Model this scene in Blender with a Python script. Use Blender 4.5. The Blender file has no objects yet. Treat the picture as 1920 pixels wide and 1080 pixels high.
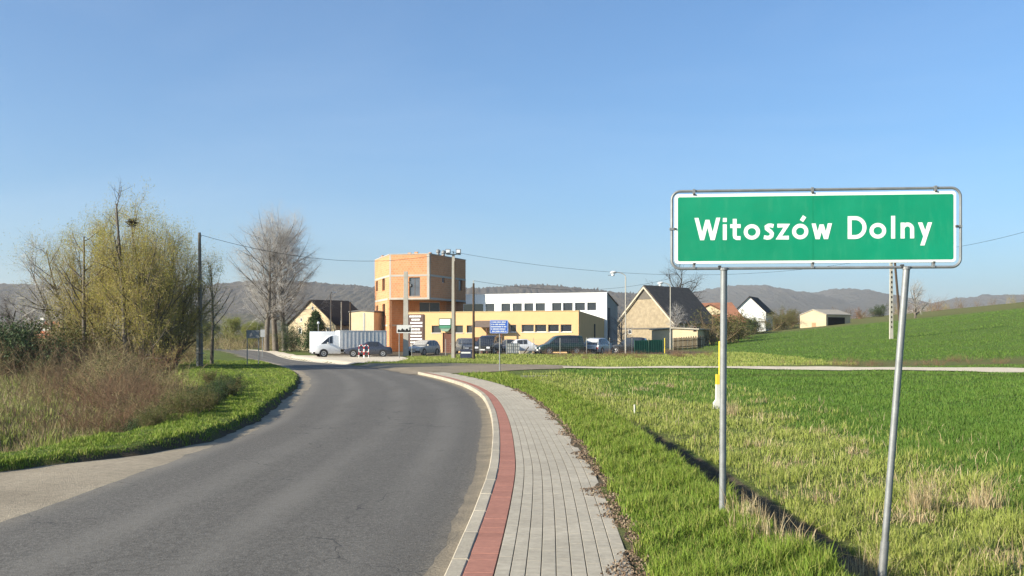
import bpy, bmesh, math, random
import numpy as np
from mathutils import Vector, Matrix

R = math.radians
sc = bpy.context.scene
F = 1867.0                      # focal length in pixels of the 1920 wide photograph
EYE = 1.65

# ------------------------------------------------------------------ camera
cam_d = bpy.data.cameras.new('camera')
cam = bpy.data.objects.new('camera', cam_d)
sc.collection.objects.link(cam)
cam.location = (0, 0, EYE)
cam.rotation_euler = (R(90), 0, 0)
cam_d.sensor_width = 36.0
cam_d.lens = 36.0 * F / 1920.0
cam_d.shift_y = 100.0 / 1920.0
cam_d.clip_start = 0.1
cam_d.clip_end = 20000
sc.camera = cam

# ------------------------------------------------------------------ light
SUN_AZ = 64.0                   # degrees from straight behind the camera towards the left
SUN_EL = 23.5
sdir = Vector((-math.sin(R(SUN_AZ)) * math.cos(R(SUN_EL)), -math.cos(R(SUN_AZ)) * math.cos(R(SUN_EL)), math.sin(R(SUN_EL))))
world = bpy.data.worlds.new('World')
sc.world = world
world.use_nodes = True
nt = world.node_tree
bg = nt.nodes['Background']
sky = nt.nodes.new('ShaderNodeTexSky')
sky.sky_type = 'NISHITA'
sky.sun_disc = False
sky.sun_elevation = R(SUN_EL)
sky.sun_rotation = math.atan2(sdir.x, sdir.y)
sky.altitude = 250
sky.air_density = 1.0
sky.dust_density = 1.7
sky.ozone_density = 5.5
tint = nt.nodes.new('ShaderNodeMix'); tint.data_type = 'RGBA'; tint.blend_type = 'MULTIPLY'; tint.inputs[0].default_value = 1
tint.inputs[7].default_value = (.79, .98, 1.03, 1)
nt.links.new(sky.outputs[0], tint.inputs[6])
# faint even veil of thin high cloud over the whole sky
tcw = nt.nodes.new('ShaderNodeTexCoord'); mpw = nt.nodes.new('ShaderNodeMapping'); mpw.inputs['Scale'].default_value = (1.2, 1.2, 5.0)
nzw = nt.nodes.new('ShaderNodeTexNoise'); nzw.inputs['Scale'].default_value = 1.6; nzw.inputs['Detail'].default_value = 6; nzw.inputs['Roughness'].default_value = .55; nzw.inputs['Distortion'].default_value = .6
mrw = nt.nodes.new('ShaderNodeMapRange'); mrw.inputs[1].default_value = .45; mrw.inputs[2].default_value = .85; mrw.inputs[3].default_value = 0; mrw.inputs[4].default_value = .08
veil = nt.nodes.new('ShaderNodeMix'); veil.data_type = 'RGBA'; veil.inputs[7].default_value = (6.5, 7.0, 7.6, 1)
nt.links.new(tcw.outputs['Generated'], mpw.inputs[0]); nt.links.new(mpw.outputs[0], nzw.inputs['Vector']); nt.links.new(nzw.outputs['Fac'], mrw.inputs[0])
nt.links.new(mrw.outputs[0], veil.inputs[0]); nt.links.new(tint.outputs[2], veil.inputs[6])
nt.links.new(veil.outputs[2], bg.inputs[0])
bg.inputs[1].default_value = 0.088
sun_d = bpy.data.lights.new('sun', 'SUN')
sun_d.energy = 5.0
sun_d.angle = R(0.5)
sun_d.color = (1.0, 0.91, 0.75)
sun = bpy.data.objects.new('sun', sun_d)
sc.collection.objects.link(sun)
sun.rotation_euler = (-sdir).to_track_quat('-Z', 'Y').to_euler()
sun.location = (-40, -20, 40)
vs = sc.view_settings
vs.view_transform = 'Standard'
vs.look = 'None'
vs.exposure = 1.1
vs.gamma = 1.0
vs.use_curve_mapping = False
cy = sc.cycles
cy.max_bounces = 6
cy.diffuse_bounces = 3
cy.glossy_bounces = 3
cy.transmission_bounces = 4
cy.transparent_max_bounces = 8
cy.volume_bounces = 0
cy.use_denoising = True

# ------------------------------------------------------------------ helpers
COL = sc.collection.objects
rng = np.random.default_rng(7)
random.seed(11)

def smooth(a, b, x):
    t = np.clip((np.asarray(x, float) - a) / (b - a), 0, 1)
    return t * t * (3 - 2 * t)

def tag(o, label=None, cat=None, group=None, kind=None):
    if label: o['label'] = label
    if cat: o['category'] = cat
    if group: o['group'] = group
    if kind: o['kind'] = kind
    return o

def thing(name, label, cat, loc=(0, 0, 0), rz=0.0, group=None):
    o = bpy.data.objects.new(name, None)
    o.empty_display_size = 0.2
    COL.link(o)
    o.location = loc
    o.rotation_euler = (0, 0, rz)
    return tag(o, label, cat, group)

def place(name, me, parent=None, loc=None, rz=None):
    o = bpy.data.objects.new(name, me)
    COL.link(o)
    if parent is not None: o.parent = parent
    if loc is not None: o.location = loc
    if rz is not None: o.rotation_euler = (0, 0, rz)
    return o

def np_mesh(name, V, faces, mats=(), smooth_shade=False, attrs=None, mi=None):
    """faces: list of integer arrays (n,3) or (n,4)"""
    me = bpy.data.meshes.new(name)
    V = np.asarray(V, np.float32)
    if not isinstance(faces, (list, tuple)): faces = [faces]
    faces = [np.asarray(f, np.int32) for f in faces if len(f)]
    nl = sum(f.size for f in faces); nf = sum(len(f) for f in faces)
    me.vertices.add(len(V)); me.vertices.foreach_set('co', V.ravel())
    me.loops.add(nl); me.loops.foreach_set('vertex_index', np.concatenate([f.ravel() for f in faces]))
    me.polygons.add(nf)
    tot = np.concatenate([np.full(len(f), f.shape[1], np.int32) for f in faces])
    start = np.concatenate([[0], np.cumsum(tot)[:-1]]).astype(np.int32)
    me.polygons.foreach_set('loop_start', start)
    me.polygons.foreach_set('loop_total', tot)
    for m in mats: me.materials.append(m)
    me.polygons.foreach_set('use_smooth', np.full(nf, bool(smooth_shade)))
    if mi is not None: me.polygons.foreach_set('material_index', np.asarray(mi, np.int32))
    for k, a in (attrs or {}).items():
        at = me.attributes.new(k, 'FLOAT', 'POINT')
        at.data.foreach_set('value', np.asarray(a, np.float32))
    me.update(calc_edges=True)
    me.validate()
    return me

class MB:
    """collects shapes and builds ONE mesh object"""
    def __init__(s): s.v = []; s.f = []
    def add(s, vs, fs):
        b = len(s.v)
        s.v += [tuple(v) for v in vs]
        s.f += [tuple(i + b for i in f) for f in fs]
        return s
    def obox(s, o, a, b, c):
        o, a, b, c = Vector(o), Vector(a), Vector(b), Vector(c)
        P = [o, o + a, o + a + b, o + b, o + c, o + a + c, o + a + b + c, o + b + c]
        fs = [(0, 3, 2, 1), (4, 5, 6, 7), (0, 1, 5, 4), (1, 2, 6, 5), (2, 3, 7, 6), (3, 0, 4, 7)]
        if a.cross(b).dot(c) < 0: fs = [f[::-1] for f in fs]
        return s.add(P, fs)
    def box(s, x0, x1, y0, y1, z0, z1):
        return s.obox((x0, y0, z0), (x1 - x0, 0, 0), (0, y1 - y0, 0), (0, 0, z1 - z0))
    def tube(s, pts, rad, n=8, cap=True, closed=False):
        pts = [Vector(p) for p in pts]
        if not hasattr(rad, '__len__'): rad = [rad] * len(pts)
        vs = []; N = len(pts)
        up0 = None
        for i, p in enumerate(pts):
            if closed: t = pts[(i + 1) % N] - pts[i - 1]
            else: t = pts[min(i + 1, N - 1)] - pts[max(i - 1, 0)]
            t.normalize()
            if up0 is None:
                up0 = Vector((0, 0, 1)) if abs(t.z) < .9 else Vector((1, 0, 0))
            u = t.cross(up0); u.normalize(); w = u.cross(t); w.normalize(); up0 = w
            for k in range(n):
                a = 2 * math.pi * k / n
                vs.append(p + (u * math.cos(a) + w * math.sin(a)) * rad[i])
        fs = []
        for i in range(N if closed else N - 1):
            j = (i + 1) % N
            for k in range(n):
                fs.append((i * n + k, i * n + (k + 1) % n, j * n + (k + 1) % n, j * n + k))
        if cap and not closed:
            fs.append(tuple(range(n))[::-1]); fs.append(tuple((N - 1) * n + k for k in range(n)))
        return s.add(vs, fs)
    def prism(s, poly, n, th):
        """polygon of 3d points pushed along vector n*th"""
        n = Vector(n) * th
        P = [Vector(p) for p in poly]; k = len(P)
        vs = P + [p + n for p in P]
        fs = [tuple(range(k))[::-1], tuple(range(k, 2 * k))]
        fs += [(i, (i + 1) % k, k + (i + 1) % k, k + i) for i in range(k)]
        return s.add(vs, fs)
    def lathe(s, prof, axis_o, axis, n=20):
        """prof: (radius, along) pairs around axis"""
        o = Vector(axis_o); a = Vector(axis).normalized()
        u = a.cross(Vector((0, 0, 1)) if abs(a.z) < .9 else Vector((1, 0, 0))).normalized(); w = a.cross(u)
        vs = []
        for r, l in prof:
            for k in range(n):
                t = 2 * math.pi * k / n
                vs.append(o + a * l + (u * math.cos(t) + w * math.sin(t)) * r)
        fs = []
        for i in range(len(prof) - 1):
            for k in range(n):
                fs.append((i * n + k, i * n + (k + 1) % n, (i + 1) * n + (k + 1) % n, (i + 1) * n + k))
        fs.append(tuple(range(n))[::-1]); fs.append(tuple((len(prof) - 1) * n + k for k in range(n)))
        return s.add(vs, fs)
    def mesh(s, name, mat, off=None, smooth_shade=False):
        me = bpy.data.meshes.new(name)
        vs = s.v if off is None else [(v[0] - off[0], v[1] - off[1], v[2] - off[2]) for v in s.v]
        me.from_pydata(vs, [], s.f)
        bm = bmesh.new(); bm.from_mesh(me); bmesh.ops.recalc_face_normals(bm, faces=bm.faces); bm.to_mesh(me); bm.free()
        me.materials.append(mat)
        if smooth_shade:
            for p in me.polygons: p.use_smooth = True
            try: me.set_sharp_from_angle(angle=R(38))
            except Exception: pass
        return me
    def build(s, name, mat, parent=None, world=False, smooth_shade=False):
        off = None
        if world and parent is not None:
            off = Vector((0, 0, 0)); p = parent
            while p is not None: off += p.location; p = p.parent
        return place(name, s.mesh(name, mat, off, smooth_shade), parent)

# ------------------------------------------------------------------ materials
def principled(name):
    m = bpy.data.materials.new(name); m.use_nodes = True
    return m, m.node_tree, m.node_tree.nodes['Principled BSDF']

def mixc(t, fac, a, b, mode='MIX'):
    n = t.nodes.new('ShaderNodeMix'); n.data_type = 'RGBA'; n.blend_type = mode
    for sock, val in ((n.inputs[0], fac), (n.inputs[6], a), (n.inputs[7], b)):
        if hasattr(val, 'links') or hasattr(val, 'is_linked'): t.links.new(val, sock)
        elif isinstance(val, (int, float)): sock.default_value = val
        else: sock.default_value = (*val[:3], 1)
    return n.outputs[2]

def noise(t, scale, detail=4, rough=.6, coord=None, dist=0.0):
    n = t.nodes.new('ShaderNodeTexNoise'); n.inputs['Scale'].default_value = scale
    n.inputs['Detail'].default_value = detail; n.inputs['Roughness'].default_value = rough
    n.inputs['Distortion'].default_value = dist
    if coord is not None: t.links.new(coord, n.inputs['Vector'])
    return n.outputs['Fac']

def ramp(t, fac, a, b):
    n = t.nodes.new('ShaderNodeMapRange'); n.inputs[1].default_value = a; n.inputs[2].default_value = b
    n.clamp = True; t.links.new(fac, n.inputs[0]); return n.outputs[0]

def mathn(t, op, a, b=None):
    n = t.nodes.new('ShaderNodeMath'); n.operation = op
    for i, v in enumerate((a, b)):
        if v is None: continue
        if isinstance(v, (int, float)): n.inputs[i].default_value = v
        else: t.links.new(v, n.inputs[i])
    return n.outputs[0]

def coords(t, kind='Object', scale=None):
    n = t.nodes.new('ShaderNodeTexCoord')
    if scale is None: return n.outputs[kind]
    mp = t.nodes.new('ShaderNodeMapping'); mp.inputs['Scale'].default_value = scale
    t.links.new(n.outputs[kind], mp.inputs[0]); return mp.outputs[0]

def attr(t, name):
    n = t.nodes.new('ShaderNodeAttribute'); n.attribute_name = name; return n.outputs['Fac']

def bump(t, b, h, strength, dist=.02):
    n = t.nodes.new('ShaderNodeBump'); n.inputs['Strength'].default_value = strength; n.inputs['Distance'].default_value = dist
    t.links.new(h, n.inputs['Height']); t.links.new(n.outputs[0], b.inputs['Normal'])

MATS = {}
def mat(name, col, col2=None, scale=4.0, rough=.8, metal=0.0, spec=.3, bumps=None, fine=0.12, objrand=0.0, coat=0.0, pos=False):
    """procedural material: two tones by noise, fine grain, optional bump"""
    if name in MATS: return MATS[name]
    m, t, b = principled(name)
    co = t.nodes.new('ShaderNodeNewGeometry').outputs['Position'] if pos else coords(t)
    if col2 is None: col2 = tuple(c * .78 for c in col)
    f = ramp(t, noise(t, scale, 5, .6, co), .3, .7)
    c = mixc(t, f, col, col2)
    if fine:
        g = ramp(t, noise(t, scale * 14, 3, .6, co), .25, .75)
        c = mixc(t, mathn(t, 'MULTIPLY', g, fine * 2), c, tuple(x * .45 for x in col2))
    if objrand:
        oi = t.nodes.new('ShaderNodeObjectInfo')
        hv = t.nodes.new('ShaderNodeHueSaturation')
        t.links.new(c, hv.inputs['Color'])
        t.links.new(mathn(t, 'MULTIPLY_ADD', mathn(t, 'FRACT', mathn(t, 'ADD', oi.outputs['Random'], attr(t, 'rnd'))), objrand), hv.inputs['Value'])
        hv.inputs['Value'].links[0].from_node.inputs[2].default_value = 1 - objrand / 2
        c = hv.outputs[0]
    t.links.new(c, b.inputs['Base Color'])
    rr = mixc(t, noise(t, scale * 3, 3, .5, co), (max(rough - .1, .02),) * 3, (min(rough + .1, 1),) * 3)
    t.links.new(rr, b.inputs['Roughness'])
    b.inputs['Metallic'].default_value = metal
    b.inputs['Specular IOR Level'].default_value = spec
    b.inputs['Coat Weight'].default_value = coat
    if bumps: bump(t, b, noise(t, bumps[0], 5, .65, co), bumps[1], bumps[2] if len(bumps) > 2 else .02)
    MATS[name] = m
    return m

def leaf_mat(name, c1, c2, c3=None, trans=.35, rough=.6):
    """thin plant blades and leaves: random tint per piece (attribute rnd), partly translucent"""
    if name in MATS: return MATS[name]
    m, t, b = principled(name)
    c = mixc(t, attr(t, 'rnd'), c1, c2)
    if c3 is not None:
        c = mixc(t, ramp(t, attr(t, 'rnd2'), .62, .95), c, c3)
    t.links.new(c, b.inputs['Base Color'])
    b.inputs['Roughness'].default_value = rough; b.inputs['Specular IOR Level'].default_value = .2
    tr = t.nodes.new('ShaderNodeBsdfTranslucent'); t.links.new(c, tr.inputs[0])
    mx = t.nodes.new('ShaderNodeMixShader'); mx.inputs[0].default_value = trans
    t.links.new(b.outputs[0], mx.inputs[1]); t.links.new(tr.outputs[0], mx.inputs[2])
    t.links.new(mx.outputs[0], t.nodes['Material Output'].inputs[0])
    MATS[name] = m
    return m

# ------------------------------------------------------------------ lie of the land (all lines are x as a function of y)
K_Y = [-12, 0, 4, 6.6, 9.4, 12, 14.8, 18.5, 23.9, 29.6, 35.3, 42.2, 49, 58, 64, 71.6, 80, 97, 114, 150, 200, 300]
K_X = [-1.35, -.78, -.56, -.444, -.342, -.284, -.297, -.364, -.569, -.95, -1.65, -2.94, -4.54, -7.0, -8.9, -12.3, -16.0, -22.2, -27.5, -41, -66, -120]
L_Y = [-12, 5, 9.3, 11, 14.3, 17.6, 20.4, 27, 37.8, 50.5, 68.5, 85, 97, 114, 150, 200, 300]
L_X = [-4.9, -4.8, -4.8, -4.82, -4.82, -4.86, -5.1, -6.05, -7.8, -10.6, -15.9, -21.4, -26, -32.2, -47, -72, -127]
G_Y = [-12, 5, 9, 12.6, 14.2, 16.2, 19, 27, 37.8, 50.5, 68.5, 85, 97, 114, 150, 200, 300]
G_X = [-20, -11.2, -8.6, -6.5, -5.6, -5.05, -5.15, -6.3, -8.15, -11.0, -16.4, -21.9, -26.5, -32.7, -47.6, -72.6, -128]
D_Y = [-12, 0, 12, 20, 25, 30, 36, 41, 46]
D_X = [2.55, 2.5, 2.4, 2.4, 2.15, 1.85, 1.25, .65, .1]

def cinterp(y, ys, xs):
    """smooth interpolation through knots (Catmull-Rom)"""
    ys = np.asarray(ys, float); xs = np.asarray(xs, float); y = np.asarray(y, float)
    m = np.gradient(xs, ys)
    i = np.clip(np.searchsorted(ys, y) - 1, 0, len(ys) - 2)
    h = ys[i + 1] - ys[i]; t = np.clip((y - ys[i]) / h, 0, 1)
    return ((2 * t**3 - 3 * t**2 + 1) * xs[i] + (t**3 - 2 * t**2 + t) * h * m[i] + (-2 * t**3 + 3 * t**2) * xs[i + 1] + (t**3 - t**2) * h * m[i + 1])
KX = lambda y: cinterp(y, K_Y, K_X)
LX = lambda y: cinterp(y, L_Y, L_X)
GX = lambda y: cinterp(y, G_Y, G_X) + .035 * np.sin(np.asarray(y) * 1.3) + .03 * np.sin(np.asarray(y) * 3.1 + 1) + .025 * np.sin(np.asarray(y) * 7.3 + 2)
DX = lambda y: cinterp(y, D_Y, D_X)
SW = 1.24                        # kerb + footway width
def base(y): return .4 * smooth(85, 125, y)

def wob(x, y, s):
    return (np.sin(x * 1.7 / s + y * .6 / s) + np.sin(x * -.9 / s + y * 1.3 / s + 1.3) + np.sin(x * 3.1 / s - y * 2.3 / s + .4) * .5) / 2.5

def hill_h(x):
    t = (x - 17.0) / 6.0
    return .35 + .6 * np.log1p(np.exp(np.clip(t, -30, 30))) * np.clip(1 - (x - 150) / 900, .0, 1)

def hgt(x, y):
    x = np.asarray(x, float); y = np.asarray(y, float)
    b = base(y); k = KX(y); l = LX(y); g = GX(y); d = DX(np.minimum(y, 46))
    edge = k + SW
    # right side: verge, ditch, field
    zf = np.interp(y, [0, 9, 20, 30, 40, 48, 300], [-.62, -.58, -.36, -.16, -.06, .0, .0])
    dep = np.interp(y, [0, 10, 14, 20, 27, 36, 44, 46.2, 47], [1.08, 1.05, .95, .78, .5, .3, .3, .25, 0])
    s = x - d
    left_top = .12 + .02 * wob(x, y, .5)
    far = zf + .05 * wob(x, y, 2.2) + .25 * smooth(2, 9, x - d) * np.clip(-zf, 0, .4)
    bot = .1 - dep
    zr = np.where(s < -.1, left_top + (bot - left_top) * smooth(-.34, -.14, s), bot + (np.maximum(far, bot) - bot) * smooth(.42, 1.0, s / np.interp(y, [0, 12, 20, 30, 46], [1, 1, .8, .55, .45])))
    rise = 1 - (1 - np.clip((y - 47) / 105, 0, 1)) ** 2
    fall = 1 - .75 * smooth(230, 700, y)
    field = hill_h(x) * rise * fall * (y > 47)
    zfar = b * 0 + np.maximum(b, np.maximum(.42 * smooth(70, 86, y) * smooth(-7, -1, x + .35 * (y - 80) * (y > 80)), field)) + .04 * wob(x, y, 2.5)
    zr = np.where(y > 46.5, far * 0 + zfar * smooth(46.5, 52, y) + zr * (1 - smooth(46.5, 52, y)), zr)
    # left side: raised verge, ditch, rough ground
    q = g - x
    top = np.interp(y, [0, 9, 13, 15.5, 25, 40, 60, 100], [.04, .04, .08, .18, .20, .16, .10, .08])
    vw = np.interp(y, [0, 12, 20, 30, 38, 45, 60, 100], [1.0, 1.1, 1.3, 1.5, 3.2, 5.0, 6.0, 7.0])
    dl = np.interp(y, [0, 12, 30, 38, 50, 90], [.5, .7, .85, .75, .55, .3])
    zl = b + (top + .03 * wob(x, y, .6)) * smooth(-.02, .13, q) - dl * smooth(vw, vw + 1.2, q) + .35 * smooth(vw + 1.8, vw + 5, q)
    zl = zl + .06 * wob(x, y, 1.8) * smooth(.6, 3, q)
    zl = zl - .75 * np.exp(-(((x + 9.7) / 1.0) ** 2 + ((y - 33.6) / 1.6) ** 2))
    # road bed between
    zroad = b - .07
    lay = b - .035
    z = np.where(x > edge, zr + (y > 47) * 0, np.where(x > k, np.where(y < 49.6, b - .06 + .16 * smooth(.35, .75, x - k), zfar), np.where(x > l - .05, zroad, np.where(x > g, lay, zl))))
    # beyond the kerb end: shoulder of the road right side
    sh = smooth(0, .8, x - k)
    z = np.where((y >= 49.6) & (x > k), (b - .02) * (1 - sh) + zfar * sh, z)
    return z

def hz(x, y): return float(hgt(np.array([x]), np.array([y]))[0])

def graded(lo, hi, zones, g=1.13):
    """coordinate list: zones = [(a, b, step)...] contiguous, growing spacing outside"""
    out = []
    for a, b_, st in zones: out += list(np.arange(a, b_ - 1e-6, st))
    out.append(zones[-1][1])
    st = zones[-1][2]
    while out[-1] < hi: st *= g; out.append(out[-1] + st)
    st = zones[0][2]; pre = [out[0]]
    while pre[-1] > lo: st *= g; pre.append(pre[-1] - st)
    return np.array(pre[:0:-1] + out)

gx = graded(-6000, 6000, [(-20, -12, .5), (-12, -4.2, .13), (-4.2, -.8, .5), (-.8, 1.4, .22), (1.4, 3.6, .07), (3.6, 9, .3), (9, 40, 1.0)], 1.13)
gy = graded(-300, 7000, [(-6, 4, .8), (4, 12, .22), (12, 30, .25), (30, 60, .45), (60, 180, 1.4)], 1.14)
XX, YY = np.meshgrid(gx, gy)
ZZ = hgt(XX, YY)
ny, nx = XX.shape
idx = np.arange(ny * nx).reshape(ny, nx)
quads = np.stack([idx[:-1, :-1], idx[:-1, 1:], idx[1:, 1:], idx[1:, :-1]], -1).reshape(-1, 4)

def zone_masks(x, y):
    """what grows where: crop, dirt, dry"""
    w = wob(x, y, 1.3)
    right = x > DX(np.minimum(y, 46)) + .2
    crop = right * smooth(6.2, 7.6, x + .6 * w + .0 * y + 3.5 * smooth(26, 34, y)) * (1 - smooth(46, 49, y + .5 * w))
    crop = np.maximum(crop, smooth(61.5, 66, y + 1.2 * w - .05 * x) * smooth(14, 19, x - .12 * (y - 60) + w) * (1 - smooth(150, 175, y)))
    dry = right * (1 - crop) * (.12 + .55 * wob(x, y, .9)) * (y < 47)
    dry = np.maximum(dry, smooth(57, 58.5, y) * (1 - smooth(62, 66, y)) * (x > 4) * (.6 + .5 * w))
    dry = np.maximum(dry, smooth(66, 72, y) * (1 - smooth(84, 92, y)) * smooth(-2, 3, x) * (1 - smooth(16, 22, x)) * (.55 + .5 * w))
    dry = np.maximum(dry, smooth(160, 185, y) * .6)
    g = GX(y)
    vw = np.interp(y, [0, 12, 20, 30, 38, 45, 60, 100], [1.0, 1.1, 1.3, 1.5, 3.2, 5.0, 6.0, 7.0])
    dry = np.where(x < g - vw - .4, .75 + .25 * w, dry)
    dirt = ((x > KX(y) - .1) & (x < KX(y) + SW + .03) & (y < 50)) * 1.0
    s = x - DX(np.minimum(y, 46))
    dirt = np.maximum(dirt, ((s > -.4) & (s < np.interp(y, [0, 12, 20, 30, 46], [1.1, 1.1, .75, .4, .3])) & (y < 46)) * .95)
    q = g - x
    dirt = np.maximum(dirt, ((q > -.05) & (q < .10) & (y > 13.5)) * 1.0)
    dirt = np.maximum(dirt, ((x > g) & (x < KX(y))) * 1.0)
    lot = smooth(86, 88, y) * (1 - smooth(128, 132, y)) * smooth(-16, -13, x + .3 * (y - 86)) * (1 - smooth(17, 20, x))
    dirt = np.maximum(dirt, lot)
    return np.clip(crop, 0, 1), np.clip(dirt, 0, 1), np.clip(dry, 0, 1)

cr, di, dr = zone_masks(XX, YY)

def ground_mat():
    m, t, b = principled('ground_soil_and_grass')
    co = coords(t)
    n1 = ramp(t, noise(t, .35, 5, .6, co), .3, .7)
    n2 = ramp(t, noise(t, 3.2, 5, .65, co), .3, .7)
    n3 = ramp(t, noise(t, 26, 4, .7, co), .25, .75)
    grass = mixc(t, n2, (.085, .135, .026), (.145, .18, .042))
    grass = mixc(t, mathn(t, 'MULTIPLY', n1, .5), grass, (.13, .14, .05))
    crop = mixc(t, n2, (.070, .130, .018), (.092, .155, .025))
    crop = mixc(t, mathn(t, 'MULTIPLY', n1, .45), crop, (.15, .185, .045))
    dry = mixc(t, n2, (.24, .185, .09), (.13, .125, .05))
    dry = mixc(t, n3, dry, (.15, .10, .055))
    dirt = mixc(t, n3, (.135, .105, .075), (.085, .065, .045))
    c = mixc(t, attr(t, 'crop'), grass, crop)
    c = mixc(t, mathn(t, 'MULTIPLY', attr(t, 'dry'), ramp(t, noise(t, 1.1, 5, .7, co), .25, .6)), c, dry)
    c = mixc(t, attr(t, 'dirt'), c, dirt)
    c = mixc(t, mathn(t, 'MULTIPLY', n3, .35), c, (.03, .035, .012))
    t.links.new(c, b.inputs['Base Color'])
    b.inputs['Roughness'].default_value = .95; b.inputs['Specular IOR Level'].default_value = .1
    bump(t, b, noise(t, 9, 6, .75, co), .9, .08)
    return m

ground = place('ground', np_mesh('ground', np.stack([XX, YY, ZZ], -1).reshape(-1, 3), quads, [ground_mat()], True,
               {'crop': cr.ravel(), 'dirt': di.ravel(), 'dry': dr.ravel()}))
tag(ground, 'grassy ground with ditches, green crop field and rough dry strips', 'ground', kind='structure')

# ------------------------------------------------------------------ road
def strip_sheet(name, ys, left, right, n, zfun, material, attrs=None):
    """sheet between two lines x=left(y) and x=right(y)"""
    ys = np.asarray(ys, float); l = left(ys); r = right(ys)
    t = np.linspace(0, 1, n)
    X = l[:, None] + (r - l)[:, None] * t[None]; Y = np.repeat(ys[:, None], n, 1)
    Z = zfun(X, Y, t[None])
    i = np.arange(X.size).reshape(X.shape)
    q = np.stack([i[:-1, :-1], i[:-1, 1:], i[1:, 1:], i[1:, :-1]], -1).reshape(-1, 4)
    at = {'across': np.repeat(t[None], len(ys), 0).ravel()}
    return place(name, np_mesh(name, np.stack([X, Y, Z], -1).reshape(-1, 3), q, [material], True, at))

def asphalt_mat():
    m, t, b = principled('worn_asphalt')
    co = coords(t)
    big = ramp(t, noise(t, .22, 4, .6, coords(t, 'Object', (1, .35, 1))), .3, .7)
    mid = ramp(t, noise(t, 1.6, 5, .65, co), .3, .72)
    fine = noise(t, 70, 3, .7, co)
    grit = ramp(t, noise(t, 55, 3, .8, co), .56, .68)
    c = mixc(t, big, (.148, .138, .120), (.190, .178, .156))
    c = mixc(t, mathn(t, 'MULTIPLY', mid, .5), c, (.118, .110, .096))
    c = mixc(t, ramp(t, noise(t, 20, 4, .8, co), .42, .66), c, (.070, .062, .052))
    c = mixc(t, ramp(t, fine, .35, .75), c, (.066, .060, .052))
    c = mixc(t, mathn(t, 'MULTIPLY', grit, .6), c, (.32, .29, .245))
    # wheel tracks polished a little paler
    ac = attr(t, 'across')
    wv = t.nodes.new('ShaderNodeMath'); wv.operation = 'SINE'
    t.links.new(mathn(t, 'MULTIPLY', ac, 25.1), wv.inputs[0])
    tr = mathn(t, 'MULTIPLY', ramp(t, wv.outputs[0], -.2, 1.0), ramp(t, noise(t, .9, 4, .6, coords(t, 'Object', (1, .18, 1))), .3, .7))
    c = mixc(t, mathn(t, 'MULTIPLY', tr, .5), c, (.200, .185, .160))
    # dusty edges
    edge = mathn(t, 'ADD', ramp(t, ac, .10, .0), ramp(t, ac, .93, 1.0))
    c = mixc(t, mathn(t, 'MULTIPLY', edge, ramp(t, noise(t, 3, 4, .6, co), .3, .75)), c, (.25, .215, .16))
    # cracks
    vo = t.nodes.new('ShaderNodeTexVoronoi'); vo.feature = 'DISTANCE_TO_EDGE'; vo.inputs['Scale'].default_value = .38
    dn = t.nodes.new('ShaderNodeTexNoise'); dn.inputs['Scale'].default_value = 1.3; dn.inputs['Detail'].default_value = 5
    t.links.new(co, dn.inputs['Vector'])
    vm = t.nodes.new('ShaderNodeVectorMath'); vm.operation = 'MULTIPLY_ADD'
    t.links.new(dn.outputs['Color'], vm.inputs[0]); vm.inputs[1].default_value = (1.6, 1.6, 1.6); t.links.new(co, vm.inputs[2])
    t.links.new(vm.outputs[0], vo.inputs['Vector'])
    crk = mathn(t, 'MULTIPLY', ramp(t, vo.outputs['Distance'], .007, .002), ramp(t, noise(t, .5, 3, .5, co), .46, .54))
    c = mixc(t, mathn(t, 'MULTIPLY', crk, .7), c, (.035, .034, .032))
    t.links.new(c, b.inputs['Base Color'])
    b.inputs['Roughness'].default_value = .82; b.inputs['Specular IOR Level'].default_value = .25
    bump(t, b, fine, .55, .012)
    return m

ys_road = np.concatenate([np.arange(-8, 30, .5), np.arange(30, 130, 1.0), np.arange(130, 300, 4.0)])
road = strip_sheet('road', ys_road, lambda y: LX(y) - .06, lambda y: KX(y) + .02, 13,
                   lambda X, Y, t: base(Y) + .03 * (1 - (2 * t - 1) ** 2) - .012, asphalt_mat())
tag(road, 'grey asphalt road curving away to the left', 'road', kind='structure')

sand = mat('dry_sand_and_grit', (.29, .245, .18), (.17, .15, .12), 2.2, .95, spec=.1, bumps=(30, .6, .02), fine=.2)
def jag(y, s, a): return a * (np.sin(y * 2.1 * s) + np.sin(y * 5.3 * s + 1) * .6 + np.sin(y * 11.7 * s + 2) * .35)
s1 = strip_sheet('sand_strip', np.arange(-8, 49.5, .08), lambda y: KX(y) - (.21 + jag(y, .23, .018) + jag(y, 1.7, .012) + jag(y, .7, .010)) * np.interp(y, [0, 15, 40], [.9, .95, 1.1]), lambda y: KX(y) + .03, 5,
                 lambda X, Y, t: base(Y) + .03 * (1 - (2 * ((X - LX(Y)) / (KX(Y) - LX(Y))) - 1) ** 2) - .012 + .006 + .02 * np.clip(t, 0, 1) ** 2, sand)
tag(s1, 'pale sand washed along the kerb in the gutter', 'sand strip', kind='structure')
gravel = mat('lay_by_gravel', (.42, .355, .26), (.29, .245, .18), .8, .95, spec=.1, bumps=(45, .7, .02), fine=.25)
s2 = strip_sheet('gravel_shoulder', np.arange(-8, 130, .12), lambda y: GX(y) - .04, lambda y: LX(y) + np.clip(.14 + jag(y, .35, .05) + jag(y, 1.6, .025), .01, .5), 12,
                 lambda X, Y, t: base(Y) - .012 + .012 * np.sin(np.pi * t) + .006 * wob(X, Y, .4) * (1 - t) + .004, gravel)
tag(s2, 'pale gravel shoulder and lay-by beside the left road edge', 'road shoulder', kind='structure')

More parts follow.
